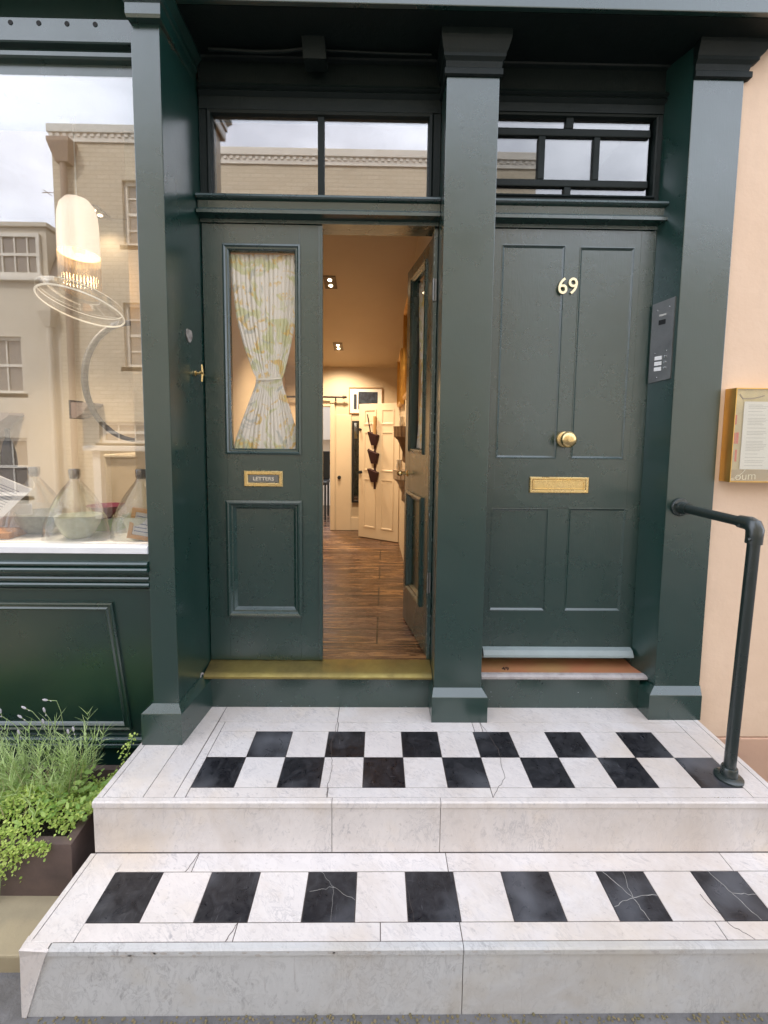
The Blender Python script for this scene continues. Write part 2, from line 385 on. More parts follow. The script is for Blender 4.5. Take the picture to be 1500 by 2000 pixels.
def pil(x0, x1, yf, bx0, bx1, byf, ztop, capr):
    mb = MB(); mb.box(x0, x1, yf, 2.10, .13, ztop+.02, .003); p = mb.build('pilaster', GREEN, bld)
    mb = MB(); mb.rects([(bx0, bx1, byf, 2.075, 0), (bx0, bx1, byf, 2.075, .112), (bx0+.001, bx1-.001, byf+.001, 2.075, .1145), (x0-.002, x1+.002, yf-.002, 2.075, .142)]); mb.build('base', GREEN, p)
    mb = MB(); L = []
    for dl, dr, dy, z in ((.004, .004, .004, 0), (.010, .010, .012, .005), (.010, .010, .012, .026), (.005, .005, .007, .031), (.006, .008, .010, .052), (.015, .018, .020, .064), (.015, .018, .020, .076), (.019, .024, .024, .086), (.026, .034, .034, .118), (.027, .036, .036, .130), (.027, .036, .036, .155)):
        if capr: dl *= .1; dr *= 2.3
        L.append((x0-dl, x1+dr, yf-dy, 2.03, min(2.8015, ztop+z)))
    mb.rects(L); mb.build('capital', GREEN_SHADED, p)
pil(.2545, .463, 1.898, .243, .486, 1.866, 2.648, 0)
mb_r = None
pil(1.244, 1.448, 1.918, 1.207, 1.440, 1.888, 2.672, 1)
# angled reveal between the plain door and the right pilaster
mb = MB(); mb.prism([(1.2435, 1.922), (1.2445, 2.10), (1.203, 2.10), (1.203, 2.035)], .15, 2.80); mb.build('reveal', GREEN, bld)
# --- fascia, soffit and the wall above the doors
mb = MB(); mb.box(-.76, 1.60, 1.78, 1.80, 2.803, 3.6, .003); mb.box(-6, -.762, 1.60, 1.62, 2.93, 3.6, .003); mb.build('fascia', GREEN, bld)
mb = MB(); mb.box(-.76, 1.58, 1.8005, 2.3, 2.8015, 3.6); mb.build('soffit', GREEN_SHADED, bld)
mb = MB(); mb.box(-6, -.762, 1.6205, 2.3, 2.931, 3.6); mb.build('soffit', GREEN_SHADED, bld)
mb = MB(); mb.box(-6, 1.60, 2.15, 2.5, 3.601, 9.5); mb.build('upper_wall', BRICK, bld)  # upper storey out of view, added to keep the sun off the steps
mb = MB(); mb.box(-.768, .252, D-.004, D+.06, 2.605, 2.801); mb.box(.460, 1.233, D-.004, D+.06, 2.62, 2.801)
for x0, x1 in ((-.766, .25), (.462, 1.232)):
    mb.sweepx([(D-.005, 2.70), (D-.02, 2.697), (D-.024, 2.685), (D-.012, 2.678), (D-.02, 2.668), (D-.005, 2.655)], x0, x1)
    mb.sweepx([(D-.005, 2.801), (D-.045, 2.801), (D-.045, 2.822), (D-.03, 2.812), (D-.02, 2.795), (D-.005, 2.79)], x0, x1)
mb.build('header_board', GREEN_SHADED, bld)
# --- transoms
for x0, x1 in ((-.772, .253), (.459, 1.218)):
    mb = MB(); mb.sweepx([(D+.05, 2.255), (D-.012, 2.25), (D-.052, 2.242), (D-.056, 2.232), (D-.050, 2.227), (D-.034, 2.222), (D-.030, 2.195), (D-.040, 2.186), (D-.050, 2.180), (D-.050, 2.167), (D-.006, 2.160), (D-.006, 2.146), (D+.05, 2.146)], x0, x1)
    mb.build('transom', GREEN_OLD, bld)
# --- fanlights
def fan(x0, x1, z0, z1, ox0, ox1, oz0, oz1, bars, gm=None):
    mb = MB(); mb.ring(ox0, ox1, oz0, oz1, [(0, D), (min(x0-ox0, oz1-z1)*.55, D), (min(x0-ox0, oz1-z1)*.7, D-.007), (min(x0-ox0, oz1-z1)*.9, D-.004), (min(x0-ox0, oz1-z1), D+.012), (min(x0-ox0, oz1-z1), D+.05), (0, D+.05)])
    f = mb.build('fanlight', GREEN_SHADED, bld)
    mb = MB()
    for a, b, c, d in bars: mb.box(a, b, D+.004, D+.034, c, d, .004)
    mb.build('glazing_bars', GREEN_SHADED, f)
    mb = MB(); mb.box(x0-.004, x1+.004, D+.018, D+.022, z0-.004, z1+.004); mb.build('pane', gm or GLASS_FAN, f)
# left: frame round the two panes
fan(-.717, .204, 2.267, 2.585, -.7705, .2525, 2.2135, 2.6385, [(-.271, -.243, 2.262, 2.59)])
# right: small leaded-style panes
fan(.495, 1.152, 2.290, 2.602, .4595, 1.205, 2.2545, 2.6375,
    [(.49, 1.156, 2.529, 2.560), (.49, 1.156, 2.3225, 2.352), (.789, .822, 2.5605, 2.61), (.674, .704, 2.3525, 2.5285), (.913, .940, 2.3525, 2.5285), (.792, .822, 2.282, 2.322)], GLASS_FAN2)
# --- door frame posts
mb = MB(); mb.box(.2355, .2525, D+.01, D+.09, .19, 2.1455, .002); mb.box(-.7705, .2355, D+.052, D+.10, 2.1465, 2.24); mb.box(.4635, .496, D-.002, D+.09, .19, 2.1455, .002); mb.box(1.1975, 1.204, D-.001, D+.09, .19, 2.1455)
def flake(x, y, z, sx, sz, mi=1):     # a chip where pale undercoat shows
    mb.loft([[(x+sx*math.cos(t)*random.uniform(.5, 1), y+q, z+sz*math.sin(t)*random.uniform(.5, 1)) for t in [2*math.pi*i/7 for i in range(7)]] for q in (0, -.0006)], mi=mi)
for k_ in range(70):
    z_ = random.uniform(.2, 2.12)
    flake(random.choice((.2362, .2372, .2515)), D+.0098, z_, random.uniform(.0006, .0018), random.uniform(.002, .012))
mb.build('door_frame', [GREEN_OLD, WORN], bld)
# hinges on the frame post
for z in (1.882, .562):
    mb = MB(); mb.box(.2335, .249, D+.0055, D+.0095, z-.048, z+.048, .001); mb.cyl((.236, D+.004, z-.048), (.236, D+.004, z+.048), .0045, n=10); 
    for q in (-.03, 0, .03): mb.cyl((.244, D+.006, z+q), (.244, D+.0045, z+q), .003, n=8)
    mb.build('hinge', STEEL, bld)
# --- risers and brass thresholds
for a_, b_ in ((-.752, .252), (.478, 1.212)):
    mb = MB(); mb.box(a_, b_, 1.975, 2.035, 0, .150)
    for k_ in range(22): flake(random.uniform(a_+.02, b_-.02), 1.9748, random.choice((.003, .004, .006, random.uniform(.01, .14))), random.uniform(.001, .005), random.uniform(.0006, .002))
    mb.build('threshold_riser', [GREEN_OLD, WORN], bld)
mb = MB(); mb.sweepx([(2.052, .1885), (2.045, .1883), (1.972, .172), (1.956, .1665), (1.9475, .158), (1.947, .150), (1.953, .1455), (1.966, .1455), (1.968, .152), (2.052, .158)], -.7715, .2525)
th = mb.build('threshold_plate', BRASS_T, bld, smooth=True)
mb = MB(); mb.tube([(-.7755, 1.962, .1585), (-.7785, 1.955, .172), (-.7815, 1.945, .172), (-.7825, 1.938, .158), (-.7815, 1.942, .146), (-.7785, 1.952, .142), (-.7755, 1.962, .1585)], .0035, 8); mb.build('ring_eye', LEAD, th, smooth=True)
mb = MB(); mb.sweepx([(2.10, .1855), (2.075, .185), (1.972, .166)], 0, 0) if False else None
mb = MB(); mb.sweepx([(2.09, .1775), (1.975, .1675), (1.972, .160), (2.09, .165)], .478, 1.226)
th2 = mb.build('threshold_plate', COPPER, bld)
mb = MB(); mb.sweepx([(1.9755, .1695), (1.960, .1675), (1.9515, .160), (1.9515, .150), (1.957, .1465), (1.9755, .1465)], .478, 1.243)
mb.loft([[(1.226, 1.9755, .160), (1.243, 1.9755, .160), (1.221, 2.03, .165), (1.214, 2.03, .165)], [(1.226, 1.9755, .170), (1.243, 1.9755, .170), (1.221, 2.03, .1765), (1.214, 2.03, .1765)]]); mb.build('lead_edge', LEAD, th2)
mb = MB(); text_into(mb, '49', .036, lambda x, y, z: (.60+x, 2.005+y*.9, .1712+z+(y*.9)*.087), .0012, .0006); mb.build('stamped_number', mat('dark_stamp', (.05, .02, .012), .7), th2)

# --- door leaves
def leaf(name, xf, width, height, z0, flip=False, mats=GREEN_OLD, sgn=1):
    """glazed leaf: u across from hinge side, w depth, z up"""
    b = lambda m: MB(lambda u, w_, z: xf(u, w_, z))
    gx0, gx1, gz0, gz1 = .091, width-.097, 1.155, 2.056
    px0, px1, pz0, pz1 = .085, width-.091, .403, .942
    T = .045
    mb = b(0)
    mb.box(0, gx0, 0, T, z0, z0+height, .0015); mb.box(gx1, width, 0, T, z0, z0+height, .0015)
    mb.box(gx0+.0003, gx1-.0003, 0.0004, T, gz1, z0+height, .0006); mb.box(gx0+.0003, gx1-.0003, .0004, T, pz1, gz0, .0006); mb.box(gx0+.0003, gx1-.0003, .0004, T, z0, pz0, .0006)
    if not flip: mb.box(width-.013, width+.004, -.008, -.0003, z0+.002, z0+height-.003, .003)
    mb.box(gx0-.003, gx1+.003, .014, .030, pz0-.002, pz1+.002)
    lf = mb.build(name, mats, bld)
    mb = b(0); mb.ring(gx0, gx1, gz0, gz1, [(-.004, .0015), (-.004, -.007), (.004, -.010), (.010, -.004), (.016, -.003), (.022, .004), (.0225, .026), (0, .026)]); mb.build('glass_bead', mats, lf)
    mb = b(0); mb.ring(px0, px1, pz0, pz1, [(-.002, .0015), (-.002, -.012), (.008, -.016), (.015, -.013), (.022, -.003), (.028, -.002), (.034, .006), (.040, .0135), (0, .0135)]); mb.build('panel_moulding', mats, lf)
    mb = b(0); mb.box(gx0+.018, gx1-.018, .018, .022, gz0+.005, gz1-.018); mb.build('pane', GLASS_DOOR, lf)
    return lf
closed = leaf('glazed_door_leaf', lambda u, w_, z: (-.7695+u, D+w_, z), .5165, 1.953, .1905)
# letterbox
def letterbox(xf, x0, x1, z0, z1, rim, mats, par, inner):
    mb = MB(xf); mb.ring(x0, x1, z0, z1, [(0, 0), (.0, -.006), (.003, -.009), (rim-.003, -.009), (rim, -.006), (rim, 0)])
    lb = mb.build('letterbox', mats, par)
    mb = MB(xf); mb.box(x0+rim+.001, x1-rim-.001, -.0045, -.0005, z0+rim+.001, z1-rim-.001, .0012); mb.build('flap', inner, par)
    return lb
idn = lambda x, y, z: (x, D+y, z)
letterbox(idn, -.603, -.429, 1.006, 1.078, .018, BRASS, closed, STEEL)
mb = MB(); text_into(mb, 'LETTERS', .022, lambda x, y, z: (-.516+x*1.15, D-.0053-z, 1.0415+y), .001, .0004); mb.build('raised_lettering', CHROME, closed)

# open leaf
hx, hy = .234, 2.082; ang = math.atan2(2.53-2.082, .153-.234)
ca, sa = math.cos(ang), math.sin(ang)
def xo(u, w_, z): return (hx+u*ca+w_*sa, hy+u*sa-w_*ca, z)
opened = leaf('glazed_door_leaf', xo, .463, 1.925, .1955, flip=True)
mb = MB(xo); mb.lathe([(.0, -.062), (.008, -.060), (.016, -.050), (.018, -.042), (.014, -.036), (.007, -.032), (.006, -.008), (.014, -.006), (.018, -.002), (.018, 0)], (.40, 0, 1.035), 18, axis='y'); mb.build('door_knob', BRASS, opened, smooth=True)
mb = MB(xo); mb.box(.4635, .4655, .008, .034, .97, 1.13, .0005); mb.box(.4635, .4655, .008, .034, .74, .80, .0005); mb.box(.466, .476, .012, .03, .76, .778, .002); mb.each('lock_plate', CHROME, opened)

# plain door 69
def door69():
    x0, x1, z0, z1 = .4965, 1.1975, .235, 2.1425
    mb = MB()
    A = (.530, .809, 1.146, 2.077); B = (.872, 1.113, 1.146, 2.072); C_ = (.520, .783, .434, .918); E_ = (.875, 1.139, .434, .921)
    mb.box(x0, A[0], D, D+.045, z0, z1, .001); mb.box(1.139, x1, D, D+.045, z0, z1, .001)
    mb.box(B[1], 1.1388, D+.0003, D+.045, B[2], z1); mb.box(A[1], B[0], D+.0004, D+.045, A[2]-.001, z1)
    mb.box(C_[1], E_[0], D+.0004, D+.045, z0, C_[3]+.001)
    mb.box(A[0], A[1], D+.0005, D+.045, A[3], z1); mb.box(B[0], B[1], D+.0006, D+.045, B[3], z1)
    mb.box(A[0], 1.1388, D+.0002, D+.045, E_[3]+.0005, A[2]-.0005)
    mb.box(A[0], C_[1], D+.0005, D+.045, z0, C_[2]); mb.box(E_[0], E_[1], D+.0006, D+.045, z0, E_[2])
    mb.box(x0+.005, x1-.005, D+.0065, D+.03, z0+.01, z1-.01)
    d = mb.build('panelled_front_door', GREEN_OLD, bld)
    mb = MB()
    for a in (A, B, C_, E_): mb.ring(*a, [(-.001, D+.002), (-.001, D-.0012), (.003, D-.0016), (.005, D+.001), (.008, D+.0035), (.012, D+.0065), (0, D+.0075)])
    mb.build('panel_moulding', GREEN_OLD, d)
    mb = MB(); mb.sweepx([(D-.001, .262), (D-.022, .254), (D-.034, .236), (D-.036, .226), (D-.010, .222), (D-.001, .228)], .4975, 1.196)
    mb.build('weather_bar', WORN, d)
    mb = MB(); text_into(mb, '69', .098, lambda x, y, z: (.823+x*.93, D-.005-z, 1.900+y), .008, .0006); mb.build('house_number', mat('pale_brass', (.85, .76, .52), .3, .8), d)
    mb = MB(); mb.lathe([(0, -.072), (.012, -.0715), (.026, -.068), (.034, -.060), (.036, -.052), (.033, -.044), (.024, -.038), (.014, -.034), (.013, -.020), (.022, -.016), (.034, -.012), (.037, -.006), (.037, 0)], (.838, D, 1.234), 36, axis='y')
    mb.lathe([(0, -.0735), (.010, -.073), (.0105, -.071)], (.838, D, 1.234), 24, axis='y')
    mb.build('door_knob', BRASS, d, smooth=True)
    letterbox(idn, .689, .959, .990, 1.063, .013, BRASS, d, BRASS)
    mb = MB(); mb.ring(.709, .939, 1.006, 1.047, [(0, D-.0044), (0, D-.0075), (.004, D-.0075), (.005, D-.0044)]); mb.build('flap_rim', BRASS, d)
    return d
door69()
# brass corner peeping from the column's right edge, turn handle and worn plate on the left reveal
mb = MB(); mb.cyl((.4605, 1.95, 1.487), (.470, 1.95, 1.487), .010, .0015, 8); mb.build('bell_push', BRASS, bld)
def revx(y): return -.793+(y-1.746)*(.0225/.354)
mb = MB(); y, z = 1.955, 1.497; x = revx(y)
mb.lathe([(.012, .001), (.012, .006), (.005, .010), (.005, .026), (.008, .028), (.008, .034), (0, .036)], (x, y, z), 16, axis='x')
mb.tube([(x+.030, y, z+.036), (x+.031, y, z), (x+.030, y-.004, z-.036)], [.0035, .006, .004], 8); mb.tube([(x+.031, y-.022, z+.002), (x+.031, y, z), (x+.031, y+.022, z-.006)], [.004, .0055, .004], 8)
mb.build('turn_handle', BRASS, bld, smooth=True)
mb = MB(); mb.loft([[(revx(1.91)+q, 1.91+.030*math.cos(t), 1.645+.026*math.sin(t)*(1+.2*math.sin(3*t))) for t in [2*math.pi*i/14 for i in range(14)]] for q in (.0, .003)]); mb.build('worn_keyhole_plate', simple('worn_metal', (.42, .39, .36), (.15, .12, .10), 60, .5), bld)

# --- shop window: head band, sill, glass, stall riser
WX0, WX1 = -5.0, -.8955
mb = MB(); mb.sweepx([(1.86, 2.93), (1.86, 2.712), (1.745, 2.712), (1.74, 2.708), (1.74, 2.634), (1.744, 2.630), (1.77, 2.630), (1.77, 2.607), (1.748, 2.606), (1.744, 2.602), (1.744, 2.588), (1.75, 2.583), (1.77, 2.578), (1.77, 2.533), (1.80, 2.533), (2.1, 2.55), (2.1, 2.93)], WX0, WX1)
wf = mb.build('window_head', GREEN, bld)
mb = MB()
for i in range(14): mb.cyl((-1.023-.0995*i, 1.7398, 2.691), (-1.023-.0995*i, 1.7385, 2.691), .0085, n=16)  # dark discs stand in for the shade inside the vent holes
mb.each('vent_shade_disc', DARK, wf)
mb = MB(); mb.sweepx([(1.80, .803), (1.728, .803), (1.722, .798), (1.722, .775), (1.727, .772), (1.80, .772)], WX0, WX1); mb.build('window_sill', WHITE_SILL, bld)
mb = MB(); mb.box(WX0, WX1+.001, 1.762, 1.768, .8035, 2.5335); mb.build('window_pane', GLASS_SHOP, bld)
mb = MB(); mb.sweepx([(1.80, .7715), (1.736, .7715), (1.735, .742), (1.722, .739), (1.716, .733), (1.718, .726), (1.728, .722), (1.718, .716), (1.714, .710), (1.716, .701), (1.735, .697), (1.741, .681), (1.730, .678), (1.726, .672), (1.728, .666), (1.741, .663), (1.741, .656), (1.730, .653), (1.726, .647), (1.727, .640), (1.748, .634), (1.80, .634)], WX0, WX1)
mb.build('sill_moulding', GREEN, bld)
# stall riser leans back towards its foot
sy0, sz0, sy1, sz1 = 1.748, .634, 1.872, -.075
Ls = math.hypot(sy1-sy0, sz1-sz0); dy, dz = (sy1-sy0)/Ls, (sz1-sz0)/Ls
def xs(x, w_, v): return (x, sy0+dy*v - dz*w_*1., sz0+dz*v + dy*w_*1.)
mb = MB(xs); mb.box(WX0, WX1, 0, .03, .0, Ls)
mb.ring(-2.30, -1.056, .068, Ls-.035, [(0, .001), (0, -.010), (.006, -.013), (.012, -.008), (.020, -.007), (.026, -.012), (.032, -.006), (.038, .001)])
mb.ring(-4.9, -2.44, .068, Ls-.035, [(0, .001), (0, -.010), (.006, -.013), (.012, -.008), (.020, -.007), (.026, -.012), (.032, -.006), (.038, .001)])
mb.box(WX0, WX1-.002, -.009, -.0005, .006, .012, .002)
mb.build('stall_riser', GREEN, bld)
mb = MB(); mb.sweepx([(1.90, -.075), (1.862, -.078), (1.852, -.084), (1.850, -.094), (1.862, -.100), (1.852, -.107), (1.850, -.120), (1.868, -.130), (1.90, -.13)], WX0, -.934); mb.box(WX0, -.934, 1.885, 2.05, -.40, -.08)
mb.build('plinth_board', GREEN, bld)

for o_ in bld.children:
    if o_.name.split('.')[0] in ('window_head', 'window_sill', 'window_pane', 'sill_moulding', 'stall_riser', 'plinth_board'): o_.location.y += .015
# ------------------------------------------------------------------ interior of the building (parts of it)
def cz(y): return 2.72 + (y-2.10)*(1.957-2.72)/(4.92-2.10)
mb = MB(); mb.box(-1.2, .33, 2.0525, 4.915, .10, .1888); mb.build('hall_floor', BOARDS, bld)
mb = MB(); mb.box(-2.2, .9, 4.9155, 7.2, .10, .1888); mb.box(-5, -1.20, 2.06, 4.9, -.4, .0); mb.build('back_room_floor', BOARDS, bld)
mb = MB(); mb.loft([[(x, 2.101, 2.72), (x, 4.93, cz(4.93)), (x, 4.93, 3.1), (x, 2.101, 3.1)] for x in (-1.0, .34)]); mb.build('hall_ceiling', CREAM, bld)
mb = MB(); mb.prism([(.2535, 2.101), (.34, 2.101), (.34, 4.92), (.196, 4.92)], .1885, 3.0); mb.build('hall_side_wall', CREAM, bld)
mb = MB(); mb.box(-1.12, -1.0, 2.101, 4.92, 0.0, 3.1); mb.build('partition_wall', CREAM, bld)
mb = MB(); mb.box(-.521, .30, 4.92, 5.02, .1885, 2.2); mb.box(-1.0, -.521, 4.92, 5.02, 1.535, 2.2); mb.box(-1.0, -.80, 4.92, 5.02, .1885, 1.535); mb.build('hall_end_wall', CREAM, bld)
mb = MB(); mb.box(-.2915, .195, 4.905, 4.919, .19, .33, .004); mb.build('skirting', CREAM_DOOR, bld)
mb = MB(); mb.box(-.519, -.468, 4.898, 4.919, .19, 1.56, .004); mb.box(-.80, -.5195, 4.898, 4.919, 1.536, 1.60, .004); mb.build('door_architrave', CREAM_DOOR, bld)
mb = MB(); mb.box(-.455, -.292, 4.903, 4.919, .19, 1.45, .003)
cd = mb.build('cupboard_door', CREAM_DOOR, bld)
mb = MB(); mb.lathe([(0, -.03), (.016, -.027), (.02, -.018), (.008, -.010), (.012, 0)], (-.420, 4.903, .773), 16, axis='y'); mb.build('knob', DARK, cd, smooth=True)
mb = MB(); mb.box(.345, .44, 2.101, 3.6, .19, 3.0); mb.box(1.25, 1.35, 2.101, 3.6, .19, 3.0); mb.box(.44, 1.25, 3.5, 3.6, .19, 3.0); mb.box(.44, 1.25, 2.101, 3.5, 2.78, 2.9); mb.box(.44, 1.25, 2.101, 3.5, .10, .19); mb.build('side_hall_shell', simple('side_hall_wall', (.42, .38, .31), (.38, .34, .28), 2, .7, .1), bld)
# back room: white units, roof left off so sky light brightens it
mb = MB(); mb.box(-2.2, -2.1, 5.02, 7.2, .19, 2.4); mb.box(.8, .9, 5.02, 7.2, .19, 2.4); mb.box(-2.1, .8, 7.1, 7.2, .19, 2.4); mb.build('back_room_wall', mat('back_room_white', (.8, .78, .74), .6), bld)
# shop room shell
mb = MB(); mb.box(-5, -1.125, 3.10, 3.2, 0, 3.0); mb.box(-5, -4.9, 1.87, 3.1, 0, 3.0); mb.build('shop_wall', SHOPWALL, bld)
mb = MB(); mb.box(-5, -1.125, 2.105, 3.1, 2.62, 2.72); mb.build('shop_ceiling', SHOPWALL, bld)

# ================================================================== PEACH NEIGHBOUR
nb = thing('neighbour_building', (3.5, 1.93, 0), 'peach rendered building front to the right of the green pilaster', 'building')
mb = MB(); mb.box(1.4345, 7, 1.93, 2.4, -.108, 4.2, .004); mb.build('rendered_wall', PEACH, nb)
mb = MB(); mb.box(1.4345, 7, 1.924, 2.4, -.45, -.112, .004); mb.build('plinth', PEACH_LOW, nb)

# ================================================================== MARBLE STEPS
st = thing('marble_steps', (.2, 1.5, -.405), 'two white marble entrance steps inlaid with black tiles', 'steps')
def slab(mb, x0, x1, y0, y1, z, t=.02, g=.0013, bev=.0012, sk0=0, sk1=0, mi=0):
    mb.prism([(x0+g, y0+g), (x1-g, y0+g), (x1-g+sk1, y1-g), (x0+g+sk0, y1-g)], z-t, z, bev, mi)
X0, W0 = -.6505, .1517; YA, YB, YC = 1.8065, 1.6548, 1.5031
# upper step core
mb = MB(); mb.prism([(-.944, 1.4525), (1.426, 1.4525), (1.426, 1.99), (-.926, 1.99)], -.189, -.0022); mb.prism([(-.972, 1.160), (1.47, 1.160), (1.47, 1.47), (-.955, 1.47)], -.45, -.1922)
mb.build('joint_bed', JOINT, st)
mb = MB()
for x0, x1 in ((-.956, -.146), (-.146, .226), (.226, 1.432)):
    fs = mb.loft([[(x0+.001, y, z) for y, z in ((1.444, -.1885), (1.444, -.026), (1.438, -.020), (1.438, -.004), (1.442, 0.0), (1.458, 0.0), (1.4585, -.1885))], [(x1-.001, y, z) for y, z in ((1.444, -.1885), (1.444, -.026), (1.438, -.020), (1.438, -.004), (1.442, 0.0), (1.458, 0.0), (1.4585, -.1885))]])
mb.build('upper_riser', MARBLE, st)
mb = MB()
slab(mb, -.955, -.932, 1.459, 1.985, 0, .1, sk0=.022, sk1=.022)
slab(mb, -.932, -.795, 1.459, 1.985, 0, sk0=.022, sk1=.014); slab(mb, -.795, -.690, 1.459, 1.985, 0, sk0=.014, sk1=.010)
slab(mb, -.690, -.6505, 1.459, 1.868, 0, sk0=.010)
slab(mb, -.680, -.166, 1.868, 1.985, 0); slab(mb, -.166, .44, 1.868, 1.985, 0); slab(mb, .44, 1.3216, 1.868, 1.985, 0)
for a, b in ((-.6505, -.16), (-.16, .42), (.42, .455), (.455, 1.3216)): slab(mb, a, b, YA, 1.868, 0)
for a, b in ((-.650, -.165), (-.165, .41), (.41, 1.3216)): slab(mb, a, b, 1.459, YC, 0)
slab(mb, 1.3216, 1.408, 1.459, 1.985, 0, sk0=0); slab(mb, 1.408, 1.431, 1.459, 1.90, 0, .1)
for i in range(13):
    if i % 2 == 0: slab(mb, X0+i*W0, X0+(i+1)*W0, YB, YA, 0)
    else: slab(mb, X0+i*W0, X0+(i+1)*W0, YC, YB, 0)
mb.build('upper_tread', MARBLE, st)
mb = MB()
for i in range(13):
    if i % 2 == 1: slab(mb, X0+i*W0, X0+(i+1)*W0, YB, YA, .0003)
    else: slab(mb, X0+i*W0, X0+(i+1)*W0, YC, YB, .0003)
mb.each('black_tile', BLACK, st)
# lower step
H = -.19; mb = MB()
pr = lambda: ((1.156, -.45), (1.156, H-.024), (1.150, H-.019), (1.150, H-.005), (1.154, H), (1.168, H), (1.1685, -.45))
for x0, x1 in ((-.903, .255), (.255, 1.5)):
    mb.loft([[(x0+.0012+((z-H)*.36+.006*math.sin(z*40) if x0 < 0 else 0), y, z) for y, z in pr()], [(x1-.0012, y, z) for y, z in pr()]])
for k_ in range(46):
    x_ = random.uniform(-.85, 1.45); sx_ = random.uniform(.003, .014); sz_ = random.uniform(.002, .006)
    mb.loft([[(x_+sx_*math.cos(t)*random.uniform(.5, 1.1), 1.1498-q, H-.004-sz_*.5+sz_*math.sin(t)*random.uniform(.5, 1) - (.004 if k_ % 3 else .012)) for t in [2*math.pi*i/9 for i in range(9)]] for q in (0, .0004)], mi=1)
mb.build('lower_riser', [MARBLE_R, mat('chipped_stone', (.44, .41, .38), .9)], st)
mb = MB(); mb.loft([[(-.986, 1.19, -.45), (-.984, 1.160, -.45), (-.992, 1.154, -.45), (-.99, 1.19, -.45)], [(-.990, 1.19, H-.03), (-.988, 1.156, H-.03), (-.917, 1.149, H-.03), (-.917, 1.19, H-.03)], [(-.988, 1.19, H-.004), (-.986, 1.152, H-.004), (-.9045, 1.148, H-.004), (-.9045, 1.19, H-.004)], [(-.984, 1.169, H), (-.982, 1.156, H), (-.9045, 1.153, H), (-.9045, 1.169, H)]])
mb.build('corner_block', MARBLE, st)
mb = MB(); X1, W1 = -.848, .1584; YL0, YL1 = 1.2205, 1.3755
slab(mb, -.985, -.966, 1.1695, 1.443, H, .26, sk0=.016, sk1=.016); slab(mb, -.966, -.848, 1.1695, 1.443, H, sk0=.016, sk1=.010)
for a, b in ((-.848, -.60), (-.60, .246), (.246, 1.20), (1.20, 1.5)): slab(mb, a, b, YL1, 1.443, H, sk0=.008 if a < -.6 and a < -.8 else 0)
for a, b in ((-.848, -.40), (-.40, .02), (.02, .255), (.255, 1.02), (1.02, 1.5)): slab(mb, a, b, 1.1695, YL0, H)
for i in range(15):
    if i % 2: slab(mb, X1+i*W1, X1+(i+1)*W1, YL0, YL1, H)
mb.build('lower_tread', MARBLE, st)
mb = MB()
for i in range(15):
    if i % 2 == 0: slab(mb, X1+i*W1, X1+(i+1)*W1, YL0, YL1, H+.0003)
mb.each('black_tile', BLACK, st)
# cracks: filled pale on the black tiles, dark on the white slabs
def crack(mb, pts, wd, z, jit=.003, n=6):
    P = []
    for (a, b), (c, d) in zip(pts, pts[1:]):
        for k in range(n): t = k/n; P.append((a+(c-a)*t+random.uniform(-jit, jit), b+(d-b)*t+random.uniform(-jit, jit)))
    P.append(pts[-1])
    lp = []
    for i, (x, y) in enumerate(P):
        q = P[min(i+1, len(P)-1)]; p = P[max(i-1, 0)]; dx, dy_ = q[0]-p[0], q[1]-p[1]; l = math.hypot(dx, dy_) or 1
        ww = wd*random.uniform(.5, 1.2); nx, ny = -dy_/l*ww, dx/l*ww
        lp.append([(x-nx, y-ny, z), (x+nx, y+ny, z), (x+nx, y+ny, z+.0006), (x-nx, y-ny, z+.0006)])
    mb.loft(lp)
mb = MB(); zz = H+.0004
cxl, cy_ = X1+10*W1+.075, 1.29
for e in ((X1+10*W1+.02, 1.3745), (X1+10*W1+.09, 1.3745), (X1+10*W1+.157, 1.296), (X1+10*W1+.004, 1.262), (X1+10*W1+.09, 1.2215)): crack(mb, [(cxl, cy_), e], .0008, zz)
cxl, cy_ = X1+12*W1+.085, 1.30
for e in ((X1+12*W1+.06, 1.3745), (X1+12*W1+.157, 1.298), (X1+12*W1+.11, 1.2215)): crack(mb, [(cxl, cy_), e], .0008, zz)
cxl, cy_ = X1+4*W1+.085, 1.325
for e in ((X1+4*W1+.04, 1.3745), (X1+4*W1+.157, 1.283), (X1+4*W1+.088, 1.222), (X1+4*W1+.012, 1.31)): crack(mb, [(cxl, cy_), e], .00035, zz)
mb.each('pale_crack', mat('crack_filler', (.34, .33, .31), .9), st)
mb = MB()
crack(mb, [(-.166, 1.868), (-.17, YA), (-.178, 1.73), (-.170, YB)], .0008, .0004); crack(mb, [(-.170, YB), (-.158, 1.60), (-.17, YC), (-.165, 1.459)], .0008, .0002)
crack(mb, [(.455, 1.868), (.49, 1.70), (.475, 1.55), (.41, 1.459)], .0006, .0004)
crack(mb, [(-.40, 1.2205), (-.42, 1.1695)], .0012, H+.0002); crack(mb, [(1.03, 1.30), (1.06, 1.21), (1.10, 1.17)], .0008, H+.0002)
crack(mb, [(-.60, 1.443), (-.62, 1.3755)], .001, H+.0002); crack(mb, [(.10, 1.3755), (.12, 1.222)], .0004, H+.0004)
mb.each('hairline_crack', mat('crack_dark', (.10, .08, .07), .9), st)
# moss and dirt in the joint between risers and ground
mb = MB()
for k in range(380):
    x = random.uniform(-.98, 1.5) if k > 20 else random.uniform(1.14, 1.28)
    y, z = (random.uniform(1.130, 1.153), -.405+random.uniform(0, .004)) if k > 20 else (random.uniform(1.457, 1.461), -.0012)
    r = random.uniform(.0015, .005) if k > 20 else .002; mb.lathe([(r, 0), (r*.7, r*.5), (0, r*.7)], (x, y, z), 6)
tag(mb.build('moss', simple('moss_and_grit', (.24, .19, .11), (.13, .12, .06), 40, 1)), 'tufts of ochre moss and grit along the foot of the steps', 'moss')['kind'] = 'stuff'

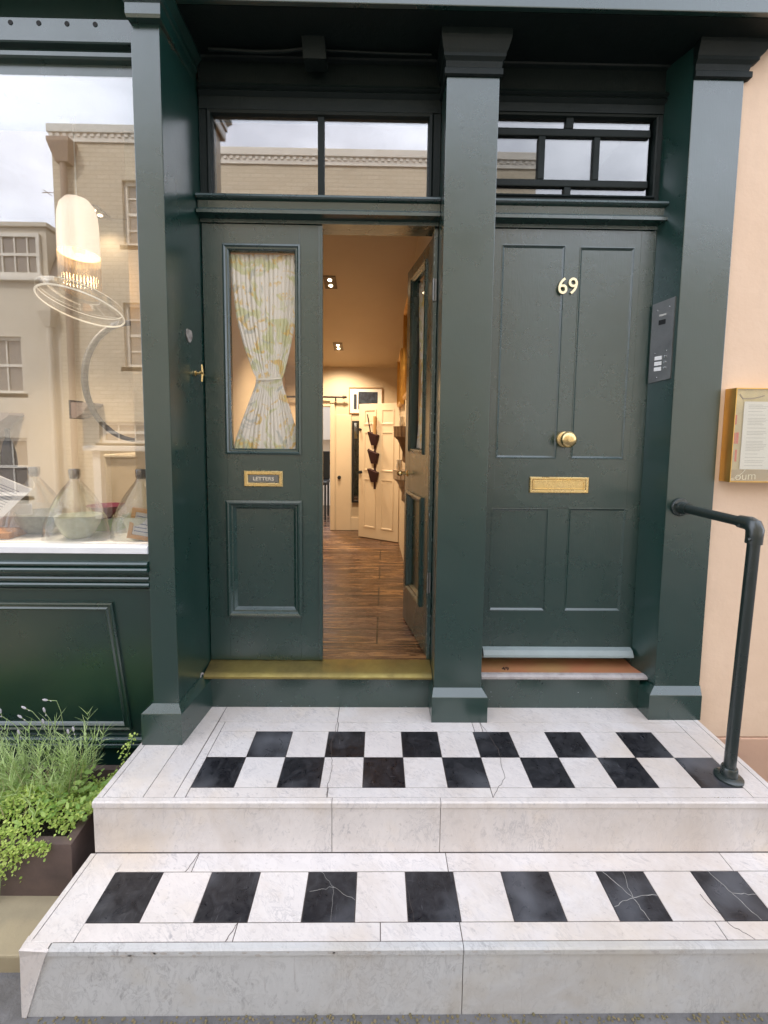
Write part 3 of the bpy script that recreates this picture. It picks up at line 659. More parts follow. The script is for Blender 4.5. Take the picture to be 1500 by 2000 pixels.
# ================================================================== HANDRAIL
hr = thing('handrail', (1.30, 1.55, 0), 'dark green tubular handrail from right pilaster down to the top step', 'handrail')
A = Vector((1.303, 1.914, .949)); B = Vector((1.328, 1.552, .945)); dA = (B-A).normalized(); F = Vector((1.304, 1.550, 0))
mb = MB(); mb.tube([A+dA*.03, B-dA*.04], .0185, 20); mb.tube([B+Vector((0, 0, -.045)), F+Vector((0, 0, .03))], .0195, 20); mb.build('pipe', IRON, hr, smooth=True)
mb = MB(); arc = [B-dA*.062, B-dA*.04, B-dA*.022, B-dA*.008+Vector((0, 0, -.004)), B+Vector((0, 0, -.018)), B+Vector((-.0008, 0, -.042)), B+Vector((-.0015, 0, -.066))]
mb.tube(arc, [.0235, .0245, .0265, .028, .0275, .0258, .0258], 20); mb.cyl(B+Vector((-.024, -.01, -.048)), B+Vector((-.036, -.012, -.05)), .006, n=10); mb.cyl(B-dA*.05+Vector((-.02, -.012, -.008)), B-dA*.05+Vector((-.03, -.018, -.01)), .005, n=10)
mb.build('elbow', IRON, hr, smooth=True)
mb = MB(); mb.lathe([(0, -.03), (.024, -.03), (.026, -.026), (.026, -.012), (.036, -.010), (.039, -.006), (.039, 0)], (A.x, 1.9165, A.z), 28, axis='y'); mb.lathe([(.0, -.052), (.024, -.052), (.025, -.048), (.025, -.03)], (A.x+.003, 1.9165, A.z), 24, axis='y')
for t in (.6, 2.7, 4.6): mb.cyl((A.x+.031*math.cos(t), 1.907, A.z+.031*math.sin(t)), (A.x+.031*math.cos(t), 1.902, A.z+.031*math.sin(t)), .004, n=8)
mb.build('wall_flange', IRON, hr, smooth=True)
mb = MB(); mb.lathe([(.046, .0), (.046, .006), (.040, .010), (.027, .013), (.0265, .040), (.024, .044), (.0195, .045)], (F.x, F.y, .0008), 28); mb.build('floor_flange', IRON, hr, smooth=True)

# ================================================================== MENU CASE on the peach wall
mc = thing('menu_case', (1.75, 1.93, 1.26), 'gold framed menu case with a white sheet on the peach wall', 'menu case')
GOLD = brass('gold_case', (.80, .50, .14), (.74, .47, .15), .36)
mx0, mx1, mz0, mz1, my = 1.474, 1.95, 1.064, 1.455, 1.868
mb = MB(); mb.box(mx0, mx0+.0035, my, 1.929, mz0, mz1); mb.box(mx1-.004, mx1, my, 1.929, mz0, mz1); mb.box(mx0+.0036, mx1-.0041, my, 1.929, mz1-.004, mz1); mb.box(mx0+.0036, mx1-.0041, my, 1.929, mz0, mz0+.004); mb.build('case', GOLD, mc)
def menu_print():
    m = mat('menu_print', (.7, .6, .35), .5); k = N(m); v = k.coord((1, 1, 1)); n = k.noise(v, 9, 3, .5, .6)
    c = k.ramp(k.noise(k.coord((1, 1, .7)), 6, 2, .5), (.40, (.52, .42, .22)), (.52, (.80, .64, .30)), (.66, (.86, .72, .38)))
    k.base(c); return m
mb = MB(); mb.box(mx0+.004, mx1-.0045, my+.012, my+.016, mz0+.0045, mz1-.0045); mb.build('backing_print', menu_print(), mc)
REDP = mat('print_red', (.62, .10, .06), .6); BRN = mat('print_brown', (.38, .28, .16), .6)
mb = MB(); Yp = my+.011
for x0, x1, z0, z1 in ((1.480, 1.492, 1.225, 1.27), (1.494, 1.506, 1.225, 1.272), (1.485, 1.493, 1.305, 1.345), (1.496, 1.504, 1.15, 1.20)): mb.box(x0, x1, Yp, Yp+.0008, z0, z1)
mb.each('red_print', REDP, mc)
mb = MB(); mb.box(mx0+.0045, mx1-.005, Yp+.0002, Yp+.0008, mz0+.006, mz0+.052); mb.tube([(1.497, Yp, 1.43), (1.512, Yp, 1.412), (1.56, Yp, 1.414), (1.60, Yp, 1.425)], .003, 6); mb.each('brown_print', BRN, mc)
mb = MB(); mb.box(1.517, 1.90, Yp-.004, Yp-.0025, 1.118, 1.40, .0005); sh = mb.build('menu_sheet', mat('paper', (.78, .76, .72), .7), mc)
mb = MB(); z = 1.385; random.seed(3)
while z > 1.13:
    for x0, L_ in ((1.535, random.uniform(.05, .09)), (1.66, random.uniform(.03, .09))): mb.box(x0, x0+L_, Yp-.0047, Yp-.0041, z, z+.0016)
    z -= random.choice((.0065, .0065, .0065, .014))
mb.build('printed_lines', mat('print_grey', (.45, .44, .42), .8), mc)
mb = MB(); text_into(mb, 'Loum', .050, lambda x, y, z: (1.535+x, Yp-.0015-z, 1.088+y+x*.05), .001, -.0006); mb.tube([(1.485, Yp-.001, 1.078), (1.51, Yp-.001, 1.082), (1.535, Yp-.001, 1.105), (1.545, Yp-.001, 1.118)], .0012, 6); mb.build('script_lettering', mat('pale_ink', (.86, .80, .62), .5), mc)
mb = MB(); mb.box(mx0+.004, mx1-.0045, my+.001, my+.003, mz0+.0045, mz1-.0045); mb.build('case_glass', glass('case_glass', (1, 1, .98), .03, .8), mc)

# ================================================================== INTERCOM on the right reveal
ip = thing('intercom_panel', (1.21, 1.97, 1.66), 'tall steel door entry panel with three white name slots', 'intercom')
def rx(y): return 1.2435+(y-1.922)*(-.0405/.113)
def xi(u, w_, z):      # u along the reveal (towards the street), w off its surface
    y = 2.030-u*.93; return (rx(y)-w_*.94, y-w_*.34, z)
mb = MB(xi); mb.loft([[(u, w_, z) for u, z in ((0, 1.486), (.105, 1.497), (.105, 1.835), (0, 1.827))] for w_ in (.0, .006)]); mb.build('face_plate', STEEL, ip)
mb = MB(xi)
for i in range(3): mb.box(.026, .060, .006, .0075, 1.536+i*.0235, 1.552+i*.0235)
mb.each('name_slot', mat('name_white', (.85, .85, .83), .5), ip)
mb = MB(xi); mb.box(.036, .068, .006, .0068, 1.768, 1.776); mb.build('label_strip', mat('label_grey', (.5, .49, .45), .5), ip)
mb = MB(xi); mb.box(.035, .067, .006, .0072, 1.732, 1.752); mb.build('camera_window', DARK, ip)
mb = MB(xi)
for i in range(3): mb.lathe([(0, .010), (.005, .0095), (.006, .006)], (.076, 0, 1.546+i*.0235), 10, axis='y')
for u, z in ((.026, 1.795), (.082, 1.80), (.026, 1.612), (.080, 1.618), (.04, 1.508)): mb.lathe([(0, .0085), (.0025, .008), (.003, .006)], (u, 0, z), 8, axis='y')
mb.each('button', CHROME, ip)

# ================================================================== JUNCTION BOX and conduit above the left door
jb = thing('junction_box', (-.27, 1.98, 2.76), 'dark junction box with conduit under the soffit above the glazed door', 'junction box')
mb = MB(); mb.rects([(-.312, -.222, 1.925, 1.992, 2.725), (-.318, -.228, 1.915, 1.992, 2.815), (-.31, -.236, 1.92, 1.992, 2.825)]); mb.build('box_body', GREEN_SHADED, jb)
mb = MB(); mb.tube([(-.70, 1.975, 2.79), (-.50, 1.975, 2.783), (-.40, 1.972, 2.785), (-.317, 1.965, 2.79)], .0075, 8); mb.tube([(-.27, 1.94, 2.823), (-.275, 1.90, 2.832), (-.28, 1.80, 2.832)], .006, 8); mb.tube([(-.224, 1.97, 2.79), (0, 1.975, 2.788), (.2, 1.975, 2.786)], .005, 8); mb.build('conduit', GREEN_SHADED, jb)

# ================================================================== CURTAINS in the door leaves
def curtain(xf, x0, x1, wc, label):
    cx = (x0+x1)/2+wc; hw = (x1-x0)/2
    Z = [(2.03, 1.0, .0), (1.9, .97, .0), (1.75, .86, .0), (1.62, .66, 0), (1.52, .46, 0), (1.492, .37, 0), (1.46, .41, 0), (1.38, .60, 0), (1.28, .82, 0), (1.20, .97, 0), (1.163, 1.02, 0)]
    zs = []
    for (za, a, _), (zb, b, _) in zip(Z, Z[1:]):
        for k in range(5): t = k/5; zs.append((za+(zb-za)*t, a+(b-a)*t))
    zs.append(Z[-1][:2]); n = 170; NF = 15; loops = []
    for z, wfac in zs:
        row = []; q = min(1, max(0, (wfac-.35)/.65)); ccx = cx*(1-q)+((x0+x1)/2)*q
        for i in range(n+1):
            s_ = i/n; ph = s_*NF*2*math.pi + .8*math.sin(s_*9) + .3*math.sin(z*11)
            amp = .011*(1.15-.5*wfac) * (.6+.4*math.sin(s_*23+1))
            u = ccx + (s_*2-1)*hw*wfac + .002*math.sin(ph*1.0+1.3)
            row.append((u, .034+amp*(1+math.sin(ph))*.8+.004*(1-wfac), z))
        loops.append(row)
    mb = MB(xf); mb.loft(loops, cap=False, closed=False)
    c = thing('curtain', xf((x0+x1)/2, .04, 1.16), label, 'curtain')
    cl = mb.build('cloth', CURT, c, smooth=True); sol = cl.modifiers.new('t', 'SOLIDIFY'); sol.thickness = .0012
    mb = MB(xf); tw = hw*.39
    lp = []
    for i in range(25):
        t = 2*math.pi*i/24
        lp.append([(cx+math.cos(t)*tw, .040+math.sin(t)*.014, 1.486+dz_+.004*math.cos(t)) for dz_ in (0, .008)])
    mb.loft(lp, cap=False, closed=False); tb = mb.build('tie_band', mat('tie_band', (.78, .74, .62), .8), c); s2 = tb.modifiers.new('t', 'SOLIDIFY'); s2.thickness = .002
curtain(lambda u, w_, z: (-.7695+u, D+w_, z), .105, .412, .014, 'floral lemon and green curtain tied at the waist behind the closed door glass')
curtain(xo, .112, .355, .0, 'floral curtain behind the glass of the door leaf standing open')

# ================================================================== HALL THINGS
# open white panelled door at the far end
dx0, dy0, dx1, dy1 = .200, 4.34, -.196, 4.60
Ld = math.hypot(dx1-dx0, dy1-dy0); ux, uy = (dx1-dx0)/Ld, (dy1-dy0)/Ld
def xd(u, w_, z): return (dx0+ux*u-uy*w_*-1, dy0+uy*u-(-ux)*w_*-1, z)
def xd(u, w_, z):      # w positive = towards the street side
    nx_, ny_ = uy, -ux
    if ny_ > 0: nx_, ny_ = -nx_, -ny_
    return (dx0+ux*u+nx_*w_, dy0+uy*u+ny_*w_, z)
wd = thing('panelled_door', (.2, 4.34, .19), 'cream six panel door standing ajar at the end of the hall', 'door')
mb = MB(xd); mb.box(0, Ld, -.035, 0, .195, 1.545, .002)
for a, b in ((.06, .205), (.265, .41)):
    for c, d in ((.30, .80), (.88, 1.27), (1.34, 1.49)): mb.ring(a, b, c, d, [(0, .0002), (0, .006), (.012, .006), (.018, .0002)])
mb.build('door_board', CREAM_DOOR, wd)
mb = MB(xd); mb.lathe([(0, .04), (.014, .038), (.017, .026), (.007, .018), (.007, .002), (.016, 0)], (.445, 0, .86), 14, axis='y'); mb.lathe([(0, .03), (.012, .028), (.015, .018), (.007, .01), (.012, 0)], (.452, 0, 1.29), 14, axis='y'); mb.each('knob', DARK, wd, smooth=True)
# wall rack of three tapering pockets with rolls
RACK = mat('dark_red_felt', (.035, .008, .008), .8)
rk = thing('hanging_rack', xd(.27, .01, .75), 'dark red hanging rack of three pockets on the cream hall door', 'rack')
mb = MB(xd)
for z in (1.135, .955, .77):
    mb.loft([[(.248, .007, z), (.302, .007, z), (.302, .035, z), (.248, .035, z)], [(.222, .007, z+.10), (.328, .007, z+.135), (.328, .065, z+.135), (.222, .065, z+.10)]])
mb.box(.264, .286, .0005, .0065, .70, 1.30); mb.each('pocket', RACK, rk)
mb = MB(xd); mb.tube([(.265, .03, 1.22), (.262, .03, 1.42)], .017, 10); mb.build('kraft_roll', mat('kraft', (.42, .24, .09), .8), rk, smooth=True)
mb = MB(xd); mb.tube([(.30, .03, 1.20), (.352, .03, 1.44)], .006, 8); mb.tube([(.31, .03, 1.0), (.335, .03, 1.10)], .009, 8); mb.each('rod', RACK, rk, smooth=True)
# picture
pf = thing('framed_picture', (-.14, 4.9, 1.6), 'cream mounted picture with dark photo in thin wooden frame on hall end wall', 'picture')
mb = MB(); mb.ring(-.318, .040, 1.462, 1.742, [(0, 4.918), (0, 4.90), (.008, 4.90), (.008, 4.910)]); mb.build('frame', mat('oak', (.30, .15, .05), .5), pf)
mb = MB(); mb.box(-.311, .033, 4.911, 4.917, 1.469, 1.735); mb.build('mount', mat('mount_cream', (.72, .66, .56), .8), pf)
mb = MB(); mb.box(-.219, -.012, 4.9085, 4.9105, 1.51, 1.695); mb.box(-.268, -.236, 4.9085, 4.9105, 1.51, 1.67); mb.build('photo', simple('dark_photo', (.006, .008, .014), (.04, .05, .07), 30, .4), pf)
# wall mirror behind the door
wm = thing('wall_mirror', (-.15, 4.89, .95), 'tall black framed mirror on hall end wall half hidden by the open door', 'mirror')
mb = MB(); mb.ring(-.284, -.02, .50, 1.385, [(0, 4.902), (0, 4.878), (.022, 4.878), (.022, 4.894)]); mb.build('frame', mat('black_frame', (.012, .011, .01), .4), wm)
mb = MB(); mb.box(-.262, -.042, 4.892, 4.896, .522, 1.363); mb.build('mirror_glass', MIRROR, wm)
# curtain pole
cp = thing('curtain_pole', (-.6, 4.85, 1.63), 'dark wooden curtain pole above the doorway at the hall end', 'curtain pole')
mb = MB(); mb.tube([(-.98, 4.85, 1.63), (-.385, 4.85, 1.632)], .011, 10); mb.lathe([(.011, 0), (.017, .004), (.018, .016), (.010, .026), (.014, .030), (.012, .04), (0, .05)], (-.385, 4.85, 1.632), 14, axis='x'); mb.build('pole', mat('dark_wood', (.02, .008, .005), .4), cp, smooth=True)
mb = MB(); mb.box(-.464, -.452, 4.845, 4.9, 1.59, 1.64, .002); mb.build('bracket', mat('dark_wood2', (.02, .008, .005), .5), cp)
# right wall: carved corbel shelves and gilt frames
def wallx(y): return .2535-(y-2.101)*(.0575/2.819)
for yy, zt, zb, lab in ((3.60, 1.31, 1.02, 'upper fluted wooden wall bracket holding glass pieces, beside the open door leaf'), (3.62, .965, .70, 'lower painted wall bracket shelf beside the open door leaf')):
    x = wallx(yy); t = thing('wall_bracket', (x, yy, (zt+zb)/2), lab, 'wall bracket', 'brackets on the hall side wall')
    mb = MB(); h = zt-zb
    mb.lathe([(.012, zb), (.03, zb+.02), (.028, zb+h*.3), (.065, zb+h*.62), (.095, zb+h*.72), (.10, zt), (.0, zt)], (x-.001, yy, 0), 30, a0=math.pi/2, a1=3*math.pi/2, flute=18, fa=.035)
    mb.build('carved_corbel', simple('carved_wood', (.20, .11, .05), (.09, .05, .025), 18, .5) if zt > 1.2 else simple('painted_corbel', (.50, .38, .26), (.30, .2, .12), 14, .5), t, smooth=True)
    mb = MB()
    for k in range(6): mb.lathe([(.008, 0), (.012, .02), (.006, .05), (.009, .075), (.0, .08)], (x-.02-random.uniform(0, .05), yy+random.uniform(-.05, .05), zt+.001), 10)
    mb.each('glass_ornament', mat('bright_glassware', (.7, .62, .5), .15, .6), t, smooth=True)
for yy, z0, z1, lab in ((3.35, 1.52, 2.20, 'gilt picture frame on hall side wall seen edge on, nearer the door leaf'), (4.05, 1.50, 1.95, 'smaller gilt picture frame farther along the hall side wall')):
    x = wallx(yy); t = thing('gilt_frame', (x, yy, z0), lab, 'picture frame', 'gilt frames on the hall side wall')
    mb = MB(lambda a, b, c, x=x: (x-.012-b, a, c)); mb.ring(yy-.28, yy+.28, z0, z1, [(0, -.01), (0, .02), (.02, .03), (.04, .012), (.04, -.01)]); mb.build('moulding', brass('gilt', (.6, .34, .08), (.4, .2, .05), .4), t)
    mb = MB(lambda a, b, c, x=x: (x-.012-b, a, c)); mb.box(yy-.245, yy+.245, -.006, 0, z0+.035, z1-.035); mb.build('canvas', simple('brown_canvas', (.16, .08, .04), (.3, .18, .08), 8), t)
# ceiling downlights (seen lit, except the added one over the window shelf)
BULB = mat('lit_bulb', (1, .9, .7), .3, emit=(1, .86, .58), es=9)
def downlight(x, y, z, lab, e, tilt=0., spread=140):
    t = thing('ceiling_downlight', (x, y, z), lab, 'downlight', 'twin downlights in the ceilings')
    mb = MB(lambda a, b, c: (x+a, y+b, z+c+tilt*b)); mb.box(-.045, .045, -.075, .075, -.004, .004, .001); mb.build('bezel', mat('bezel_bronze', (.16, .11, .06), .4, .6), t)
    mb = MB(lambda a, b, c: (x+a, y+b, z+c+tilt*b))
    for q in (-.034, .034): mb.lathe([(0, -.010), (.010, -.009), (.015, -.0045)], (0, q, 0), 14)
    mb.each('bulb', BULB, t, smooth=True)
    ld = bpy.data.lights.new('downlight_lamp', 'SPOT'); ld.energy = e; ld.color = (1, .82, .60); ld.spot_size = R(spread); ld.spot_blend = .7; ld.shadow_soft_size = .04
    lo = bpy.data.objects.new('lamp', ld); COL.objects.link(lo); lo.parent = t; lo.location = (0, 0, -.03); lo.rotation_euler = (R(16) if y < 4.6 and x > -1 else 0, 0, 0)
    return t
sl = (1.957-2.72)/(4.92-2.10)
downlight(-.365, 3.44, cz(3.44)-.002, 'nearer twin downlight in the hall ceiling', 105, sl, 108)
downlight(-.395, 4.45, cz(4.45)-.002, 'farther twin downlight in the hall ceiling', 55, sl, 120)
downlight(-1.775, 2.98, 2.612, 'twin downlight in the shop ceiling behind the window', 4, 0)
downlight(-1.98, 2.16, 2.612, 'added twin downlight out of view, brightening the window shelf, left of the window edge', 190, 0, 95)  # unseen extra lamp, added to brighten the display shelf
# back room cupboard, black chair, purple cushion
bc = thing('kitchen_unit', (-.75, 6.9, .19), 'white kitchen units seen through the doorway at the hall end', 'kitchen unit')
mb = MB(); mb.box(-1.6, .2, 6.85, 7.09, 1.15, 1.9, .004); mb.box(-1.6, .2, 6.6, 7.09, .19, .80, .004); mb.build('cabinets', mat('white_units', (.8, .78, .74), .4), bc)
mb = MB(); mb.box(-1.6, .2, 6.56, 7.09, .8005, .83, .003); mb.build('worktop', mat('beech', (.5, .3, .14), .4), bc)
ch = thing('black_chair', (-.70, 5.6, .19), 'black chair in the room beyond the hall doorway', 'chair')
mb = MB(); mb.box(-.95, -.62, 5.45, 5.82, .62, .66, .01); mb.build('seat', DARK, ch)
mb = MB(); mb.box(-.95, -.62, 5.80, 5.83, .66, 1.02, .01); mb.build('backrest', DARK, ch)
for a in (-.93, -.64):
    for b in (5.47, 5.80): mb = MB(); mb.cyl((a, b, .19), (a, b, .62), .012, n=8); mb.build('leg', DARK, ch)

# ================================================================== SHOP WINDOW DISPLAY
ds = thing('display_shelf', (-2, 1.95, .80), 'white shelf inside the shop window carrying glassware', 'shelf')
mb = MB(); mb.box(-4.8, -.8895, 1.8005, 2.10, .775, .7995, .002); mb.build('shelf_board', WHITE_SILL, ds)
mb = MB(); mb.box(-4.8, -.8895, 1.88, 2.08, .0, .774); mb.build('shelf_support', SHOPWALL, ds)
def cloche(x, y, s, lab, bowl, blab):
    t = thing('glass_cloche', (x, y, .80), lab, 'cloche', 'clear glass domes in the shop window')
    pr = [(.125, 0), (.1225, .03), (.115, .075), (.098, .125), (.072, .175), (.045, .215), (.027, .238), (.020, .252), (.018, .268), (.021, .276), (.0225, .283), (.019, .285), (.0, .285)]
    mb = MB(); mb.lathe([(r*s, h*s) for r, h in pr], (x, y, .8005), 40); mb.build('dome', GLASS_CL, t, smooth=True)
    mb = MB(); mb.lathe([(.017*s, .252*s), (.022*s, .262*s), (.023*s, .29*s), (.020*s, .295*s), (0, .296*s)], (x, y, .8005), 20); mb.build('knob', glass('knob_glass', (.35, .35, .35), .25, .9), t, smooth=True)
    b = MB(); b.lathe([(0, .0), (.045*s, .0), (.062*s, .02*s), (.082*s, .06*s), (.088*s, .095*s), (.084*s, .095*s), (.078*s, .06*s), (.055*s, .02*s), (0, .012*s)], (x+.008, y, .801), 36)
    o = b.build('bowl', bowl, smooth=True, loc=(x, y, .801)); tag(o, blab, 'bowl', 'bowls under the glass domes')
BOWLG = simple('speckled_green_glass', (.56, .60, .44), (.74, .75, .62), 40, .25, .2, .003); BOWLD = simple('speckled_grey_glass', (.22, .24, .21), (.36, .38, .34), 34, .25, .2, .003)
cloche(-1.272, 1.905, .98, 'middle clear glass dome over the pale green bowl, nearest the pane', BOWLG, 'pale green speckled bowl under the middle glass dome')
cloche(-1.50, 1.985, .98, 'left clear glass dome beside the open booklet, over a grey bowl', BOWLD, 'grey green speckled bowl under the left glass dome')
cloche(-1.008, 1.93, .98, 'right clear glass dome behind the small wooden frame by the pilaster', BOWLG, 'pale green speckled bowl under the right glass dome')
# small wooden frame with card
wfm = thing('card_holder', (-.975, 1.835, .80), 'small honey coloured wooden frame with printed card leaning by the pilaster', 'frame')
def xw(a, b, c): 
    tz = .12; return (-1.025+a*.98+(c)*.10, 1.832+b+c*.25, .8035+c*.965-a*.16+.012)
mb = MB(xw); mb.ring(0, .105, 0, .125, [(0, .008), (0, 0), (.016, 0), (.016, .006)]); mb.build('moulding', mat('honey_oak', (.62, .32, .09), .45), wfm)
mb = MB(xw); mb.box(.014, .091, .005, .008, .014, .111); mb.build('card', mat('card_white', (.74, .74, .76), .7), wfm)
mb = MB(xw)
for i in range(5): mb.box(.022, .022+(.05 if i % 2 else .06)-(.03 if i == 3 else 0), .0042, .0048, .030+i*.015, .0335+i*.015)
mb.build('printed_lines', mat('ink_blue', (.16, .2, .34), .8), wfm)
# purple glass bowl on a green box
gb = MB(); gb.box(-1.36, -1.17, 2.01, 2.09, .80, .853, .004)
for i in range(4): gb.box(-1.3605, -1.1695, 2.007, 2.0095, .808+i*.011, .811+i*.011)
tag(gb.build('green_box', simple('green_lid', (.30, .48, .06), (.25, .40, .05), 8, .5), loc=(-1.26, 2.05, .80)), 'ribbed leaf green box standing behind the glass domes', 'box')
pb = MB(); pb.lathe([(0, 0), (.022, 0), (.028, .012), (.05, .03), (.072, .055), (.078, .06), (.070, .058), (.045, .034), (0, .016)], (-1.235, 2.05, .8535), 30)
tag(pb.build('purple_bowl', mat('purple_glass', (.16, .03, .06), .15), smooth=True, loc=(-1.235, 2.05, .8535)), 'plum purple footed bowl standing on the green box', 'bowl')
# open booklet on a wooden board, cards, stack and bottles
wb = MB(); wb.box(-1.85, -1.515, 1.85, 2.02, .8005, .826, .003); tag(wb.build('wooden_board', mat('beech_board', (.45, .22, .08), .5), loc=(-1.7, 1.93, .8)), 'orange brown wooden board under the open booklet', 'board')
bk = thing('open_booklet', (-1.6, 1.83, .86), 'open white printed booklet leaning at the left of the window', 'booklet')
def xb(a, b, c): return (-1.437-.915*a-.66*c, 1.885+b-.18*c, 1.005+.38*a-.71*c)
mb = MB(xb); mb.box(0, .30, 0, .004, 0, .24, .001); mb.build('page', mat('page_white', (.82, .82, .84), .6), bk)
mb = MB(xb)
for i in range(14): mb.box(.03, .03+random.uniform(.1, .22), -.0012, -.0005, .03+i*.0125, .0335+i*.0125)
mb.build('printed_lines', mat('ink_grey', (.35, .36, .42), .8), bk)
cdm = MB(); cdm.box(-1.75, -1.50, 1.96, 1.963, .827, .93); tag(cdm.build('price_card', mat('card_pale', (.62, .62, .68), .7), loc=(-1.6, 1.96, .83)), 'pale card propped behind the open booklet', 'card')
sb = MB(); sb.box(-1.95, -1.612, 2.03, 2.095, .80, 1.082, .004); tag(sb.build('box_stack', mat('charcoal_card', (.035, .03, .03), .6), loc=(-1.75, 2.06, .8)), 'charcoal gift box standing under the wine bottles', 'box')
WB = mat('dark_bottle_glass', (.006, .008, .008), .08)
for x, y, lab in ((-1.745, 2.065, 'dark wine bottle with cream label on charcoal box'), (-1.672, 2.068, 'second dark bottle without visible label right of the wine bottle')):
    t = thing('wine_bottle', (x, y, 1.083), lab, 'bottle', 'bottles on the charcoal box')
    mb = MB(); mb.lathe([(0, 0), (.030, 0), (.032, .01), (.029, .06) if 'second' in lab else (.032, .06), (.018, .11), (.010, .13), (.010, .17), (.012, .172), (.0, .174)], (x, y, 1.0825), 24); mb.build('glass_body', WB, t, smooth=True)
    if 'second' not in lab: mb = MB(); mb.lathe([(.0325, .015), (.0325, .055)], (x, y, 1.0825), 24); mb.build('label', mat('bottle_label', (.7, .64, .5), .7), t, smooth=True)
# pendant lamp
pd = thing('pendant_lamp', (-1.27, 2.0, 2.22), 'white and clear ribbed glass pendant lamp with wide glass brim, lit', 'pendant lamp')
lc = (-1.272, 2.0, 0); tl = .28
def xp(a, b, c):
    q = max(0, min(1, (2.05-c)/.25)); da, db = a+1.272, b-2.0
    return (a, b, c - q*(.25*(da*.84+db*.54) + .16*(-da*.53+db*.85)))
mb = MB(xp); mb.lathe([(0, 2.222), (.02, 2.221), (.045, 2.21), (.064, 2.185), (.073, 2.15), (.076, 2.10), (.077, 1.99)], lc, 40)
OPAL = mat('opal_glass_lit', (.85, .80, .74), .25, emit=(1, .78, .60), es=.75)
mb.build('opal_shade', OPAL, pd, smooth=True)
mb = MB(xp); mb.lathe([(.077, 1.9895), (.077, 1.837)], lc, 120, flute=40, fa=.012); mb.build('ribbed_neck', glass('ribbed_amber', (1, .84, .62), .12, .8), pd, smooth=True)
mb = MB(xp); mb.lathe([(.078, 1.8365), (.079, 1.834), (.085, 1.826), (.150, 1.815), (.158, 1.805), (.158, 1.775)], lc, 56); mb.build('glass_brim', glass('brim_glass', (.93, .93, .91), .16, .95), pd, smooth=True)
mb = MB(xp); pts = [(lc[0]+.158*math.cos(t), lc[1]+.158*math.sin(t), 1.774) for t in [2*math.pi*i/48 for i in range(49)]]; mb.tube(pts, .0034, 6); pts = [(lc[0]+.156*math.cos(t), lc[1]+.156*math.sin(t), 1.806) for t in [2*math.pi*i/48 for i in range(49)]]; mb.tube(pts, .0014, 6); mb.build('brim_edge', mat('bright_edge', (.9, .88, .82), .2, emit=(1, .93, .8), es=.3), pd, smooth=True)
mb = MB(xp); mb.lathe([(0, 1.985), (.018, 1.99), (.026, 2.01), (.022, 2.035), (.012, 2.05), (.0, 2.055)], lc, 18); mb.build('bulb', mat('warm_bulb', (1, .8, .5), .3, emit=(1, .62, .22), es=3), pd, smooth=True)
mb = MB(); mb.tube([(-1.273, 2.0, 2.222), (-1.272, 2.0, 2.53), (-1.274, 2.12, 2.80)], .0028, 8); mb.build('cord', mat('cord_white', (.7, .68, .62), .6), pd)
ld = bpy.data.lights.new('pendant_light', 'POINT'); ld.energy = 1.5; ld.color = (1, .72, .4); ld.shadow_soft_size = .03
lo = bpy.data.objects.new('lamp', ld); COL.objects.link(lo); lo.parent = pd; lo.location = (0, 0, -.30)
# ring mirror hung in the shop, table below
rm = thing('ring_mirror', (-1.36, 2.55, 1.55), 'large oval grey ribbed ring hanging in the shop behind the window', 'wall ring')
mb = MB(); pts = [(-1.33+.21*math.cos(t), 2.52+.10*math.cos(t), 1.515+.315*math.sin(t)) for t in [2*math.pi*i/64 for i in range(65)]]; mb.tube(pts, [.013+.004*math.cos(2*math.pi*i/64+3.6) for i in range(65)], 10); mb.build('ring', mat('ring_black', (.05, .05, .055), .5), rm, smooth=True)
mb = MB(); mb.tube([(-1.33, 2.52, 1.825), (-1.33, 2.52, 2.80)], .0015, 6); mb.build('hanging_wire', mat('wire', (.3, .3, .3), .5), rm)
# shop wall brackets and trays
def wbracket(x, z, s, lab):
    t = thing('shop_bracket', (x, 3.1, z), lab, 'wall bracket', 'grey brackets on the shop wall')
    mb = MB(); pr = [(0, 0), (.17, 0), (.175, -.012), (.15, -.03), (.12, -.05), (.10, -.09), (.06, -.12), (.03, -.135), (0, -.13)]
    mb.loft([[(x+a*s, 3.0995-d*.13, z+b*s) for a, b in pr] for d in (0, 1)]); mb.build('carved_body', mat('grey_bracket', (.20, .16, .15), .6), t)
    mb = MB(); mb.box(x-.012, x, 2.965, 3.0995, z-.14*s, z+.015, .003); mb.build('end_plate', DARK, t)
wbracket(-1.985, 1.43, .75, 'small grey carved bracket on the shop wall beside the ring')
wbracket(-2.62, 1.36, 1.35, 'large grey bracket shelf on the shop wall at the window edge')
cb = thing('shop_cabinet', (-1.6, 2.9, 0), 'pale cream cabinet in the shop behind the right glass dome', 'cabinet')
mb = MB(); mb.box(-1.475, -1.13, 2.46, 2.98, .0, 1.105, .004); mb.build('carcass', mat('cabinet_cream', (.62, .52, .38), .5), cb)
mb = MB(); mb.box(-1.48, -1.13, 2.45, 2.99, 1.1055, 1.122, .004); mb.build('top', mat('cabinet_cream2', (.68, .58, .44), .5), cb)

